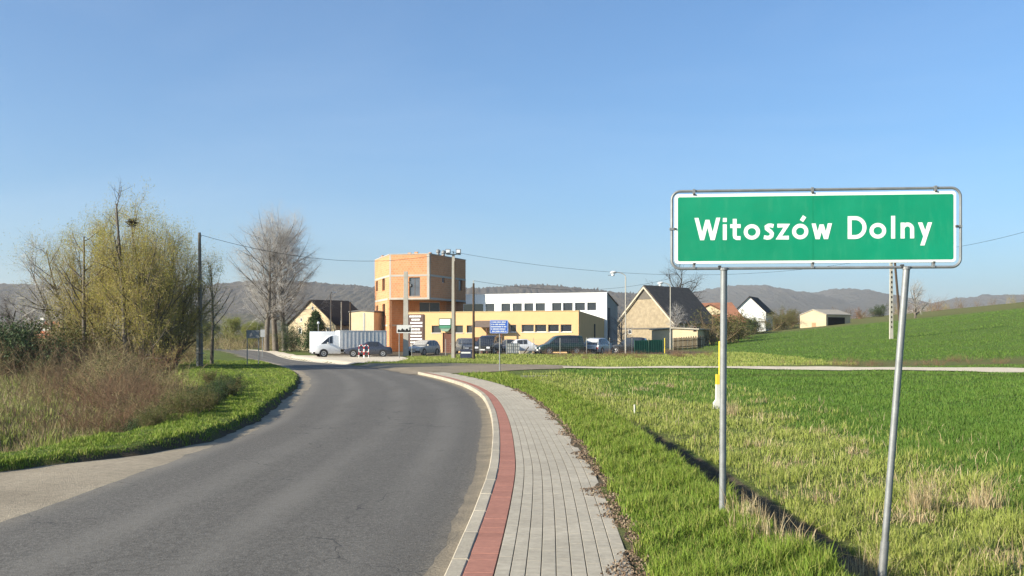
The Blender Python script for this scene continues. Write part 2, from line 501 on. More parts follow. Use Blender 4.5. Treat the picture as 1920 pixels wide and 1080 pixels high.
# field track and dusty junction
trk_c = lambda x: np.interp(x, [-6, 0, 2, 13, 26, 45, 90], [59.5, 59.5, 59.2, 57.2, 51.5, 44, 24])
def track_sheet(name, xs, half, lift, material, n=9):
    xs = np.asarray(xs, float); c = trk_c(xs); hw = half(xs)
    t = np.linspace(-1, 1, n)
    X = np.repeat(xs[:, None], n, 1); Y = c[:, None] + hw[:, None] * t[None]
    Z = hgt(X, Y) + lift - .02 * np.abs(t[None]) ** 4
    i = np.arange(X.size).reshape(X.shape)
    q = np.stack([i[:-1, :-1], i[1:, :-1], i[1:, 1:], i[:-1, 1:]], -1).reshape(-1, 4)
    return place(name, np_mesh(name, np.stack([X, Y, Z], -1).reshape(-1, 3), q, [material], True))
chalk = mat('pale_track_gravel', (.66, .58, .45), (.52, .45, .35), 1.5, .95, spec=.1, bumps=(20, .5, .03), fine=.12)
tr = track_sheet('track', np.arange(3, 90, .5), lambda x: np.interp(x, [3, 8, 13, 26, 60], [1.1, 1.4, 1.8, 2.5, 2.8]) + jag(x, .4, .10), .07, chalk)
tag(tr, 'pale gravel farm track crossing the green field', 'track', kind='structure')
dust = mat('dusty_driveway_dirt', (.30, .25, .185), (.21, .175, .125), .7, .95, spec=.1, bumps=(14, .5, .03), fine=.15)
def drive(name, ys, l, r, lift, material):
    o = strip_sheet(name, ys, l, r, 24, lambda X, Y, t: np.maximum(hgt(X, Y), base(Y) - .02) + lift, material)
    return o
dv = drive('dirt_driveway', np.arange(49.4, 67.6, .4), lambda y: KX(y) - .5 + jag(y, .8, .12),
           lambda y: np.interp(y, [49.4, 51, 54, 57, 61, 65, 67.6], [-3.6, -2.4, 0.2, 2.8, 4.6, 1.5, -4.0]) + jag(y, .7, .15), .03, dust)
tag(dv, 'dusty brown dirt driveway joining the road past the footway', 'driveway', kind='structure')
fc = drive('forecourt', np.arange(70, 96, .5), lambda y: KX(y) - .35, lambda y: np.interp(y, [70, 74, 80, 88, 96], [-10.5, -8.6, -8.2, -9.5, -14]) + jag(y, .4, .1), .03, chalk)
tag(fc, 'pale gravel forecourt in front of the parked truck', 'forecourt', kind='structure')
fs = strip_sheet('far_shoulder', np.arange(96, 150, .8), lambda y: KX(y) - .3, lambda y: KX(y) + 1.4 + jag(y, .3, .12), 5, lambda X, Y, t: np.maximum(hgt(X, Y), base(Y) - .02) + .03, chalk)
tag(fs, 'pale gravel shoulder on the far side of the bend', 'road shoulder', kind='structure')
# ------------------------------------------------------------------ footway: kerb stones, red strip, grey pavers
yy = np.arange(-3, 49.6, .01)
kx = KX(yy)
seg = np.hypot(np.diff(kx), np.diff(yy)); S_ARC = np.concatenate([[0], np.cumsum(seg)])
def path_at(s, off):
    """point at arc length s, shifted right of the kerb line by off; returns x, y, heading angle"""
    y = np.interp(s, S_ARC, yy); x = np.interp(s, S_ARC, kx)
    e = .25
    xa, ya = np.interp(s - e, S_ARC, kx), np.interp(s - e, S_ARC, yy)
    xb, yb = np.interp(s + e, S_ARC, kx), np.interp(s + e, S_ARC, yy)
    a = math.atan2(yb - ya, xb - xa)
    return x + math.sin(a) * off, y - math.cos(a) * off, a

concrete_pale = mat('kerb_concrete', (.46, .405, .31), (.34, .30, .235), 2.0, .9, spec=.2, bumps=(60, .4, .01), fine=.2, objrand=.16, pos=True)
paver_grey = mat('grey_paver', (.46, .41, .325), (.37, .33, .26), 1.1, .9, spec=.2, bumps=(90, .4, .008), fine=.22, objrand=.11, pos=True)
paver_red = mat('red_paver', (.40, .185, .135), (.33, .15, .11), 1.2, .9, spec=.2, bumps=(90, .35, .008), fine=.22, objrand=.14, pos=True)
joint = mat('joint_sand', (.15, .135, .105), (.11, .098, .078), 8, 1, spec=.05)

sw = tag(thing('sidewalk', 'footway of grey pavers with a red strip and pale kerb', 'footway'), kind='structure')

def paver_mesh(name, L, W, H, ch, m):
    b = MB()
    x, y = L / 2, W / 2
    V = [(-x, -y, -H), (x, -y, -H), (x, y, -H), (-x, y, -H), (-x, -y, -ch), (x, -y, -ch), (x, y, -ch), (-x, y, -ch),
         (-x + ch, -y + ch, 0), (x - ch, -y + ch, 0), (x - ch, y - ch, 0), (-x + ch, y - ch, 0)]
    Fc = [(4, 5, 9, 8), (5, 6, 10, 9), (6, 7, 11, 10), (7, 4, 8, 11), (8, 9, 10, 11), (0, 1, 5, 4), (1, 2, 6, 5), (2, 3, 7, 6), (3, 0, 4, 7)]
    b.add(V, Fc)
    return b.mesh(name, m)

s_of = lambda y: float(np.interp(y, yy, S_ARC))
TOP = .12
# bed under the stones
sv = np.arange(s_of(-2), s_of(49.3), .2)
P = []
for s in sv:
    for o in (.02, SW - .02):
        x, y, a = path_at(s, o); P.append((x, y, base(y) + TOP - .012))
q = [(2 * i, 2 * i + 1, 2 * i + 3, 2 * i + 2) for i in range(len(sv) - 1)]
place('bed', np_mesh('bed', P, np.array(q), [joint]), sw)
ks = paver_mesh('kerbstone', .992, .122, .3, .012, concrete_pale)
s = s_of(3.0)
while s < s_of(48.8):
    x, y, a = path_at(s + .5, .061)
    place('kerbstone', ks, sw, (x, y, base(y) + TOP + .004 + random.uniform(-.003, .003)), a + random.uniform(-.004, .004)); s += 1.0
rs = paver_mesh('red_paver', .198, .198, .07, .003, paver_red)
s = s_of(4.4)
while s < s_of(48.8):
    x, y, a = path_at(s + .1, .122 + .102)
    place('red_paver', rs, sw, (x, y, base(y) + TOP + random.uniform(-.002, .001)), a); s += .2
gs = paver_mesh('grey_paver', .1992, .0955, .07, .002, paver_grey)
rest = []
cnt = 0
row = 0
s = s_of(4.6)
while s < s_of(49.0):
    for c in range(9):
        o = .33 + c * .102 + .05
        st = s + .07 * ((c * 5) % 3)
        x, y, a = path_at(st, o)
        z = base(y) + TOP + random.uniform(-.0012, .0008)
        if y > 6.3 and cnt < 296:
            place('grey_paver', gs, sw, (x, y, z), a); cnt += 1
        else: rest.append((x, y, z, a))
    s += .2
gv = np.array([v.co for v in gs.vertices]); gf = [list(p.vertices) for p in gs.polygons]
A = np.array(rest)
ca, sa = np.cos(A[:, 3])[:, None], np.sin(A[:, 3])[:, None]
vx = gv[None, :, 0] * ca - gv[None, :, 1] * sa + A[:, 0:1]
vy = gv[None, :, 0] * sa + gv[None, :, 1] * ca + A[:, 1:2]
vz = gv[None, :, 2] + A[:, 2:3]
Vr = np.stack([vx, vy, vz], -1).reshape(-1, 3)
fr = (np.array(gf)[None] + (np.arange(len(A)) * len(gv))[:, None, None]).reshape(-1, 4)
o = place('far_grey_pavers', np_mesh('far_grey_pavers', Vr, fr, [paver_grey], False, {'rnd': np.repeat(np.random.default_rng(3).random(len(A)), len(gv))}), sw); o['kind'] = 'stuff'

# culvert slab where the ditch ends under the junction
cul = thing('culvert_headwall', 'pale concrete culvert slab at the end of the roadside ditch', 'culvert', (.75, 45.6, hz(.75, 45.6)))
MB().obox((-.95, -.25, -.45), (2.0, .75, 0), (-.16, .42, 0), (0, 0, .52)).build('slab', concrete_pale, cul)
MB().obox((-.75, -.55, -.45), (1.5, .5, 0), (-.09, .26, 0), (0, 0, .22)).build('apron', concrete_pale, cul)
cul2 = thing('ditch_pipe', 'dark pipe mouth with concrete lip in the left ditch', 'culvert pipe', (-9.6, 34.0, hz(-9.6, 34.0) - .05))
pb = MB(); pb.lathe([(.24, 0), (.30, 0), (.30, .9), (.24, .9)], (0, 0, .2), (.35, 1, 0), 18); pb.build('pipe', concrete_pale, cul2)
pb = MB(); pb.lathe([(.235, .04), (.235, .05)], (0, 0, .2), (.35, 1, 0), 18); pb.build('pipe_mouth', mat('dark_hole', (.01, .01, .01), (.008, .008, .008), 3, 1, spec=0, fine=0), cul2)

# ------------------------------------------------------------------ town sign
ZK = 2.432 / 1625.0            # metres per unit of the sign drawing
ZCX, ZCY = 952.5, 336.5
SIGN_D = 8.8
sx0 = (1525 - 960) / F * SIGN_D
sz0 = EYE - (427.5 - 640) / F * SIGN_D
gz_l = hz(1.96, 8.95)
sign = thing('town_sign', 'green place name board reading Witoszow Dolny on two grey posts', 'road sign', (sx0, SIGN_D, 0), R(-5.0))
sp = lambda zx, zy, y=0.0: ((zx - ZCX) * ZK, y, sz0 + (ZCY - zy) * ZK)
def sign_green():
    m, t, b = principled('sign_green')
    co = coords(t)
    n = ramp(t, noise(t, 1.1, 4, .6, co), .3, .7)
    c = mixc(t, n, (.0006, .205, .098), (.001, .255, .132))
    w = ramp(t, noise(t, 7, 6, .75, coords(t, 'Object', (1.4, 1, .30))), .52, .8)
    c = mixc(t, mathn(t, 'MULTIPLY', w, .22), c, (.09, .36, .2))
    sp_ = ramp(t, noise(t, 120, 2, .5, co), .72, .8)
    c = mixc(t, mathn(t, 'MULTIPLY', sp_, .25), c, (.02, .16, .07))
    t.links.new(c, b.inputs['Base Color']); b.inputs['Roughness'].default_value = .38; b.inputs['Specular IOR Level'].default_value = .45
    t.links.new(ramp(t, noise(t, 5, 4, .6, co), -.6, 1.6), b.inputs['Roughness'])
    bump(t, b, noise(t, 2.3, 3, .5, co), .3, .03)
    return m
white_film = mat('white_reflective_film', (.80, .82, .78), (.72, .75, .71), 6, .4, spec=.4, fine=.05)
galv = mat('galvanised_steel', (.29, .30, .30), (.21, .22, .22), 9, .5, metal=.35, spec=.4, fine=.15, bumps=(70, .15, .005))
galv_d = mat('dark_bolt_steel', (.10, .10, .10), (.06, .06, .06), 12, .55, metal=.5, spec=.4)
alu = mat('aluminium_back', (.42, .42, .42), (.35, .35, .35), 5, .5, metal=.5)

def rrect(x0, x1, y0, y1, r, n=6):
    pts = []
    for cx_, cy_, a0 in ((x1 - r, y0 + r, -90), (x1 - r, y1 - r, 0), (x0 + r, y1 - r, 90), (x0 + r, y0 + r, 180)):
        for k in range(n + 1):
            a = R(a0 + 90 * k / n); pts.append((cx_ + r * math.cos(a), cy_ + r * math.sin(a)))
    return pts
def sheet(pts, y0, y1):
    return MB().prism([sp(px, py, y0) for px, py in pts], (0, -1, 0), abs(y0 - y1))
panel = sheet(rrect(140, 1765, 128, 545, 22), .0, -.012).build('backing_panel', alu, sign)
sheet(rrect(141, 1764, 129, 544, 21), -.0125, -.0145).build('white_border', white_film, panel)
green = sheet(rrect(160, 1748, 147, 528, 10), -.0148, -.0162).build('green_face', sign_green(), panel)
# vertical seam where the board is joined
MB().obox(sp(947, 147, -.0165), (.0028, 0, 0), (0, -.0006, 0), (0, 0, -381 * ZK)).build('board_seam', mat('seam_green', (.004, .22, .10), None, 5, .5, fine=0), green)

def stroke(mb, pts, w, lift):
    """flat stroke along 2d points (drawing units), as a thin raised ribbon"""
    if pts[0] == 'p':                  # straight slanting stroke, ends cut level
        _, x0, ya, x1, yb = pts
        hw_ = w / 2 * math.hypot(x1 - x0, yb - ya) / abs(yb - ya)
        mb.prism([sp(px, py, -.0163) for px, py in ((x0 - hw_, ya), (x0 + hw_, ya), (x1 + hw_, yb), (x1 - hw_, yb))], (0, -1, 0), .0009 + lift)
        return
    P = [Vector((p[0], p[1])) for p in pts]; n = len(P)
    closed = (P[0] - P[-1]).length < .01
    if closed: P = P[:-1]; n -= 1
    Lp, Rp = [], []
    for i in range(n):
        a = P[(i - 1) % n] if (closed or i > 0) else None
        c = P[(i + 1) % n] if (closed or i < n - 1) else None
        d1 = (P[i] - a).normalized() if a is not None else (c - P[i]).normalized()
        d2 = (c - P[i]).normalized() if c is not None else d1
        n1 = Vector((-d1.y, d1.x)); n2 = Vector((-d2.y, d2.x))
        mvec = n1 + n2
        if mvec.length < .3: mvec = n1
        mvec.normalize(); k = min(1.0 / max(mvec.dot(n1), .35), 1.9)
        Lp.append(P[i] + mvec * (w / 2 * k)); Rp.append(P[i] - mvec * (w / 2 * k))
    y0, y1 = -.0163, -.0172 - lift
    for i in range(n if closed else n - 1):
        j = (i + 1) % n
        quad = [Lp[i], Lp[j], Rp[j], Rp[i]]
        mb.prism([sp(q_.x, q_.y, y0) for q_ in quad], (0, -1, 0), y0 - y1)
def arc(cx_, cy_, rx, ry, a0, a1, n=20):
    return [(cx_ + rx * math.cos(R(a0 + (a1 - a0) * k / n)), cy_ + ry * math.sin(R(a0 + (a1 - a0) * k / n))) for k in range(n + 1)]
BL, XH, CT = 404, 311, 271      # base line, x height, cap top
w = 23
o_ring = lambda x0, x1: arc((x0 + x1) / 2, (XH + BL) / 2, (x1 - x0) / 2 - 12, (BL - XH) / 2 - 12, 0, 360, 28)
letters = [
    [['p', 270, CT, 303, BL], ['p', 334, CT + 12, 303, BL], ['p', 334, CT + 12, 365, BL], ['p', 398, CT, 365, BL]],
    [[(436, XH), (436, BL)], [(436, CT + 2), (436, CT + 26)]],
    [[(494, 279), (494, 378), (497, 388), (506, 393), (528, 393)], [(468, 322), (529, 322)]],
    [o_ring(546, 642)],
    [[(720, 324), (704, 320), (690, 321), (680, 328), (681, 339), (692, 348), (703, 356), (711, 368), (708, 382), (698, 391), (684, 393), (664, 389)]],
    [[(742, 322), (797, 322), (751, 393), (809, 393)]],
    [o_ring(827, 922), [(882, 296), (900, 268)]],
    [['p', 952, XH, 975, BL], ['p', 998, XH + 6, 975, BL], ['p', 998, XH + 6, 1023, BL], ['p', 1046, XH, 1023, BL]],
    [[(1159, CT + 11), (1159, BL - 11)], [(1148, CT + 11), (1190, CT + 11)] + arc(1190, (CT + BL) / 2, 54, (BL - CT) / 2 - 11, -80, 80, 16) + [(1190, BL - 11), (1148, BL - 11)]],
    [o_ring(1272, 1368)],
    [[(1407, CT), (1407, BL)]],
    [[(1461, XH), (1461, BL)], [(1461, 345)] + arc(1488, 350, 27, 28, 190, 360, 12) + [(1515, BL)]],
    [['p', 1560, XH, 1591, 396], ['p', 1616, XH, 1573, 446]],
]
for lt in letters:
    b = MB()
    for k, st in enumerate(lt): stroke(b, st, w, .0005 * k)
    b.build('letter', white_film, green)
# tube frame round the board
fr_pts = rrect(125, 1792, 108, 570, 52, 8)
MB().tube([sp(px, py + (3 * math.sin(px * .004)), .0) for px, py in fr_pts], .0125, 8, closed=True).build('tube_frame', galv, sign, smooth_shade=True)
for zx, zy in ((256, 118), (947, 116), (1650, 116), (256, 557), (947, 557), (1638, 557)):
    b = MB(); x, y, z = sp(zx, zy)
    b.box(x - .011, x + .011, -.018, .016, z - .028, z + .028); cb = b.build('frame_clip', galv, sign)
    zz = z - .018 if zy < 300 else z + .018
    MB().lathe([(.009, 0), (.009, .008), (.005, .012)], (x, -.018, zz), (0, -1, 0), 8).build('bolt', galv_d, cb)
for zx in (132, 1778):
    b = MB(); x, y, z = sp(zx, 335)
    b.box(x - .03, x + .03, -.018, .016, z - .010, z + .010); cb = b.build('frame_clip', galv, sign)
    MB().lathe([(.008, 0), (.008, .008)], (x + (.016 if zx < 900 else -.016), -.018, z), (0, -1, 0), 8).build('bolt', galv_d, cb)
# posts: the left one upright, the right one leaning
bz = sp(0, 570)[2]
def post(xt, xb, zb, sleeve=None):
    b = MB(); b.tube([(xb, .02, zb), (xt, .0, bz - .012)], .030, 14)
    p = b.build('post', galv, sign, smooth_shade=True)
    MB().tube([(xt, 0, bz - .02), (xt, 0, bz + .002)], .037, 12).build('post_cap', galv, p)
    MB().box(xt - .05, xt - .025, -.02, .02, bz - .006, bz + .022).build('cap_bolt', galv_d, p)
    if sleeve:
        k = (sleeve - zb) / (bz - zb); xs = xb + (xt - xb) * k
        MB().tube([(xb, .02, zb), (xs, .02 * (1 - k), sleeve)], .0365, 14).build('post_sleeve', galv, p, smooth_shade=True)
lx = sp(432, 0)[0]; rx_ = sp(1486, 0)[0]
post(lx, lx - .012, gz_l - .45)
post(rx_, rx_ - .245, -1.0, sleeve=-.11)
# ------------------------------------------------------------------ plants: generators
def seg_mesh(P0, P1, r0, r1, n):
    """open tubes for many segments at once -> verts, quads"""
    P0, P1 = np.asarray(P0, float), np.asarray(P1, float)
    t = P1 - P0; t /= np.linalg.norm(t, axis=1, keepdims=True) + 1e-9
    ref = np.where(np.abs(t[:, 2:3]) < .9, np.array([[0, 0, 1.]]), np.array([[1., 0, 0]]))
    u = np.cross(t, ref); u /= np.linalg.norm(u, axis=1, keepdims=True); v = np.cross(t, u)
    a = np.arange(n) * 2 * np.pi / n
    ring = u[:, None] * np.cos(a)[None, :, None] + v[:, None] * np.sin(a)[None, :, None]
    A = P0[:, None] + ring * np.asarray(r0)[:, None, None]
    B = P1[:, None] + ring * np.asarray(r1)[:, None, None]
    V = np.concatenate([A, B], 1).reshape(-1, 3)
    k = np.arange(n); k2 = (k + 1) % n
    q = np.stack([k, k2, n + k2, n + k], -1)
    Q = (q[None] + (np.arange(len(P0)) * 2 * n)[:, None, None]).reshape(-1, 4)
    return V, Q

def grow(spec, seed):
    rg = random.Random(seed)
    segs = {}; tips = []
    LV = len(spec['len'])
    def nrm(): return Vector((rg.gauss(0, 1), rg.gauss(0, 1), rg.gauss(0, 1)))
    def branch(p, d, L, r, lv):
        ns = spec['nseg'][lv]; st = L / ns
        r_end = r * spec['taper'][lv]
        for i in range(ns):
            d = (d + nrm() * spec['wob'][lv] + Vector((0, 0, spec['trop'][lv]))).normalized()
            p2 = p + d * st
            ra = r + (r_end - r) * i / ns; rb = r + (r_end - r) * (i + 1) / ns
            segs.setdefault(lv, []).append((p, p2, ra, rb))
            f = (i + 1) / ns
            if lv + 1 < LV:
                if f > spec['start'][lv]:
                    m = spec['kids'][lv]; k = int(m) + (rg.random() < m - int(m))
                    for _ in range(k):
                        ax = d.cross(nrm()).normalized()
                        ang = R(rg.gauss(spec['ang'][lv], spec['ang'][lv] * .22))
                        dd = (d * math.cos(ang) + ax * math.sin(ang)).normalized()
                        prof = spec['prof'](f) if lv == 0 and 'prof' in spec else (1 - .45 * f)
                        cl = spec['len'][lv + 1] * prof * rg.uniform(.65, 1.2)
                        cr_ = min(rb * .75, spec['rad'][lv + 1] * rg.uniform(.8, 1.2))
                        branch(p + (p2 - p) * rg.random(), dd, cl, cr_, lv + 1)
            if lv >= LV - spec.get('leaf_lv', 1): tips.append((p2, d))
            p = p2
    for (bp, bd, k) in spec.get('stems', [((0, 0, 0), (0, 0, 1), 1.0)]):
        branch(Vector(bp), Vector(bd).normalized(), spec['len'][0] * k, spec['rad'][0] * k, 0)
    return segs, tips

def tree_meshes(name, spec, seed, bark, twig):
    segs, tips = grow(spec, seed)
    out = {}
    for nm, lvs, m, sides in (('trunk', [l for l in segs if l < spec.get('split', 2)], bark, 6), ('crown', [l for l in segs if l >= spec.get('split', 2)], twig, 3)):
        allV, allQ, rn, off = [], [], [], 0
        for l in lvs:
            S = segs[l]
            n = sides if l > 0 else 9
            V, Q = seg_mesh([s_[0] for s_ in S], [s_[1] for s_ in S], [s_[2] for s_ in S], [s_[3] for s_ in S], n)
            allV.append(V); allQ.append(Q + off); off += len(V)
            rn.append(np.repeat(np.random.default_rng(seed + l).random(len(S)), 2 * n))
        if allV:
            V = np.concatenate(allV); rr = np.concatenate(rn)
            out[nm] = np_mesh(name + '_' + nm, V, np.concatenate(allQ), [m], True, {'rnd': rr, 'rnd2': rr})
    return out, tips

def leaf_mesh(name, tips, per, size, spread, m, seed, aspect=.4, droop=0.0, keep=None):
    rg = np.random.default_rng(seed)
    T = np.array([t[0][:] for t in tips])
    if keep is not None: T = T[keep(T)]
    P = np.repeat(T, per, 0) + rg.normal(0, spread, (len(T) * per, 3))
    P[:, 2] -= droop * rg.random(len(P))
    n = len(P)
    a = rg.normal(0, 1, (n, 3)); a[:, 2] -= droop * 2; a /= np.linalg.norm(a, axis=1, keepdims=True)
    b = np.cross(a, rg.normal(0, 1, (n, 3))); b /= np.linalg.norm(b, axis=1, keepdims=True) + 1e-9
    sz = size * rg.uniform(.6, 1.3, (n, 1))
    V = np.stack([P, P + a * sz * .5 + b * sz * aspect * .5, P + a * sz, P + a * sz * .5 - b * sz * aspect * .5], 1).reshape(-1, 3)
    Q = np.arange(4 * n).reshape(n, 4)
    r1 = np.repeat(rg.random(n), 4); r2 = np.repeat(rg.random(n), 4)
    return np_mesh(name, V, Q, [m], False, {'rnd': r1, 'rnd2': r2})

bark_grey = mat('grey_bark', (.20, .175, .145), (.11, .092, .075), 5, .95, spec=.1, bumps=(22, .8, .03), fine=.2)
bark_dark = mat('dark_bark', (.085, .068, .052), (.05, .04, .032), 5, .95, spec=.1, bumps=(22, .8, .03), fine=.2)
bark_pale = mat('pale_bark', (.42, .39, .34), (.20, .18, .155), 4, .9, spec=.1, bumps=(18, .6, .02), fine=.15)
twig_grey = leaf_mat('grey_twigs', (.50, .48, .455), (.33, .31, .29), trans=.0, rough=.9)
twig_dark = leaf_mat('dark_twigs', (.10, .08, .065), (.06, .048, .04), trans=.0, rough=.9)
twig_willow = leaf_mat('willow_twigs', (.38, .31, .15), (.25, .205, .11), trans=.0, rough=.9)
twig_brown = leaf_mat('brown_twigs', (.20, .14, .08), (.12, .085, .052), (.24, .185, .10), trans=.0, rough=.9)
twig_red = leaf_mat('russet_twigs', (.21, .115, .068), (.13, .08, .052), (.22, .155, .085), trans=.0, rough=.9)
leaf_willow = leaf_mat('young_willow_leaves', (.44, .395, .085), (.31, .295, .07), (.44, .345, .11), trans=.42)
leaf_olive = leaf_mat('olive_leaves', (.12, .125, .035), (.085, .095, .03), (.15, .12, .04), trans=.3)
leaf_pale = leaf_mat('pale_green_leaves', (.24, .255, .06), (.17, .19, .045), trans=.35)
needle = leaf_mat('conifer_needles', (.028, .058, .020), (.045, .075, .024), (.075, .10, .03), trans=.12)

POPLAR = dict(len=[14.6, 6.4, 2.9, 1.25], rad=[.38, .066, .024, .011], nseg=[14, 7, 4, 2], taper=[.08, .12, .25, .4], wob=[.022, .13, .18, .22], trop=[.03, .085, .05, .02],
              start=[.26, .2, .1], kids=[4.4, 2.2, 2.6], ang=[56, 48, 46], prof=lambda f: .42 + .85 * math.sin(math.pi * min(1, max(0, (f - .12) * 1.12))), split=2)
BARE = dict(len=[6.0, 4.2, 1.9, .8], rad=[.22, .085, .026, .009], nseg=[7, 6, 4, 2], taper=[.2, .14, .25, .4], wob=[.08, .14, .2, .24], trop=[.03, .05, .03, .0],
            start=[.28, .2, .1], kids=[3.2, 2.0, 2.5], ang=[48, 44, 45], split=2)
WILLOW = dict(len=[9.0, 4.6, 2.0, .95], rad=[.20, .07, .022, .009], nseg=[9, 6, 4, 3], taper=[.12, .14, .25, .4], wob=[.07, .14, .18, .2], trop=[.045, .05, .0, -.06],
              start=[.2, .15, .1], kids=[2.2, 1.6, 2.0], ang=[40, 42, 45], split=2, leaf_lv=1,
              stems=[((0, 0, 0), (.05, .02, 1), 1.0), ((.35, .1, 0), (.42, .05, 1), .9), ((-.3, .15, 0), (-.45, .1, 1), .85), ((.1, -.25, 0), (.15, -.3, 1), .8), ((-.15, .3, 0), (-.12, .4, 1), .8)])
SNAG = dict(len=[8.4, 2.4, 1.2, .5], rad=[.14, .05, .022, .010], nseg=[10, 5, 3, 2], taper=[.28, .2, .3, .5], wob=[.018, .12, .16, .2], trop=[.03, .16, .08, .02],
            start=[.5, .3, .2], kids=[1.0, 1.1, 1.2], ang=[36, 38, 40], split=2)
BUSH = dict(len=[1.6, .85, .42], rad=[.022, .010, .006], nseg=[4, 3, 2], taper=[.4, .4, .5], wob=[.14, .2, .25], trop=[.05, .04, .0], start=[.15, .1], kids=[2.4, 2.2], ang=[38, 42], split=1, leaf_lv=1)
def bush_stems(n, seed, spread=.45, tilt=.55):
    rg = random.Random(seed)
    return [((rg.gauss(0, spread), rg.gauss(0, spread), 0), (rg.gauss(0, tilt), rg.gauss(0, tilt), 1), rg.uniform(.6, 1.15)) for _ in range(n)]

PROTO = {}
def proto(key, spec, seed, bark, twig, leaf=None):
    ms, tips = tree_meshes(key, spec, seed, bark, twig)
    if leaf:
        l_mat, per, size, spread, aspect, droop = leaf[:6]
        keep = leaf[6] if len(leaf) > 6 else None
        ms['foliage'] = leaf_mesh(key + '_foliage', tips, per, size, spread, l_mat, seed + 5, aspect, droop, keep)
    PROTO[key] = ms
proto('poplar_a', POPLAR, 3, bark_grey, twig_grey)
proto('poplar_b', POPLAR, 8, bark_grey, twig_grey)
proto('willow_a', WILLOW, 21, bark_grey, twig_willow, (leaf_willow, 2, .10, .13, .34, .18))
proto('willow_b', WILLOW, 34, bark_grey, twig_willow, (leaf_willow, 2, .10, .13, .34, .18))
proto('willow_c', WILLOW, 55, bark_grey, twig_grey, (leaf_willow, 1, .09, .12, .38, .12, lambda T: np.random.default_rng(5).random(len(T)) < .35))
proto('green_tree', dict(BARE, leaf_lv=1), 61, bark_grey, twig_willow, (leaf_pale, 3, .17, .16, .5, .1))
proto('snag_a', SNAG, 5, bark_grey, twig_dark)
proto('snag_b', dict(SNAG, start=[.35, .3, .2], kids=[1.3, 1.0, .8], ang=[52, 40, 40], len=[7.2, 3.2, 1.1, .4]), 17, bark_grey, twig_grey)
proto('bare_a', BARE, 41, bark_dark, twig_dark)
proto('bare_b', BARE, 47, bark_grey, twig_grey)
proto('birch', dict(BARE, rad=[.11, .04, .015, .007], kids=[2.2, 1.5, 1.8], ang=[35, 38, 40]), 71, bark_pale, twig_grey)
proto('bush_brown', dict(BUSH, stems=bush_stems(16, 1)), 81, twig_brown, twig_brown)
proto('bush_red', dict(BUSH, stems=bush_stems(18, 2)), 82, twig_red, twig_red)
proto('bush_olive', dict(BUSH, stems=bush_stems(14, 3)), 83, twig_brown, twig_brown, (leaf_olive, 3, .075, .07, .5, 0))
proto('bush_dark', dict(BUSH, stems=bush_stems(14, 4)), 84, twig_dark, twig_dark, (needle, 5, .07, .08, .5, 0))

def plant(name, key, label, cat, x, y, sc_=1.0, rz=0.0, group=None, sz=None, dz=0.0):
    z = hz(x, y) - .05 + dz
    t = thing(name, label, cat, (x, y, z), rz, group)
    t.scale = (sc_, sc_, sz or sc_)
    for nm, me in PROTO[key].items():
        c_o = place('stems' if (nm == 'trunk' and 'bush' in key) else ('twigs' if (nm == 'crown' and 'bush' in key) else nm), me, t)
        if 'bush' in key or nm == 'foliage': c_o['kind'] = 'stuff'
    return t
def ux(u, y): return (u - 960) / F * y

# three tall poplars in a row by the far bend
plant('poplar_tree', 'poplar_a', 'left one of three tall bare poplars by the far bend', 'tree', ux(500, 124), 124, .98, .4, 'bare poplars at the bend')
plant('poplar_tree', 'poplar_b', 'tallest middle poplar of three bare poplars by the far bend', 'tree', ux(517, 128), 128, 1.10, 1.7, 'bare poplars at the bend')
plant('poplar_tree', 'poplar_a', 'right one of three bare poplars, next to the beige gabled house', 'tree', ux(533, 126), 126, .94, 3.4, 'bare poplars at the bend')
# clump of willows on the left
plant('willow_tree', 'willow_a', 'bushy yellow-green willow on the left side of the willow clump', 'tree', ux(185, 58), 58, .66, .3, 'willows left of the road', .95)
plant('willow_tree', 'willow_b', 'wide yellow-green willow in the middle of the clump behind brush', 'tree', ux(268, 56), 56, .72, 2.0, 'willows left of the road', 1.0)
plant('willow_tree', 'willow_a', 'low yellow-green willow nearest the wooden pole', 'tree', ux(318, 60), 60, .55, 4.1, 'willows left of the road', .90)
plant('bare_willow', 'willow_c', 'greyish nearly leafless willow leaning right towards the pole', 'tree', ux(300, 62), 62, .84, 1.2, 'willows left of the road', .96)
plant('bare_willow', 'willow_c', 'greyish nearly leafless willow spreading at the far left of the clump', 'tree', ux(150, 61), 61, .80, 3.6, 'willows left of the road', .84)
sn = plant('dead_tree', 'snag_a', 'tall dead pole-like tree with a bird nest above the willows', 'tree', ux(238, 55), 55, 1.13, .0)
plant('dead_tree', 'snag_b', 'dark dead tree with forked top at left of the willows', 'tree', ux(160, 57), 57, 1.08, .9)
plant('dead_tree', 'snag_b', 'thin dead tree with upswept limbs right behind the wooden pole', 'tree', ux(397, 66), 66, .92, 2.6)
nb = MB()
rg = random.Random(4)
for _ in range(90):
    c = Vector((rg.gauss(0, .10), rg.gauss(0, .10), rg.gauss(0, .09))); d = Vector((rg.gauss(0, 1), rg.gauss(0, 1), rg.gauss(0, .5))).normalized() * .2
    nb.tube([c - d, c + d], .012, 3)
nest = nb.build('bird_nest', mat('nest_sticks', (.06, .045, .03), None, 8, 1), None); nest.location = (ux(247, 54.9), 54.9, EYE + (640 - 418) / F * 54.9)
tag(nest, 'round dark bird nest of sticks high in the dead tree', 'nest')

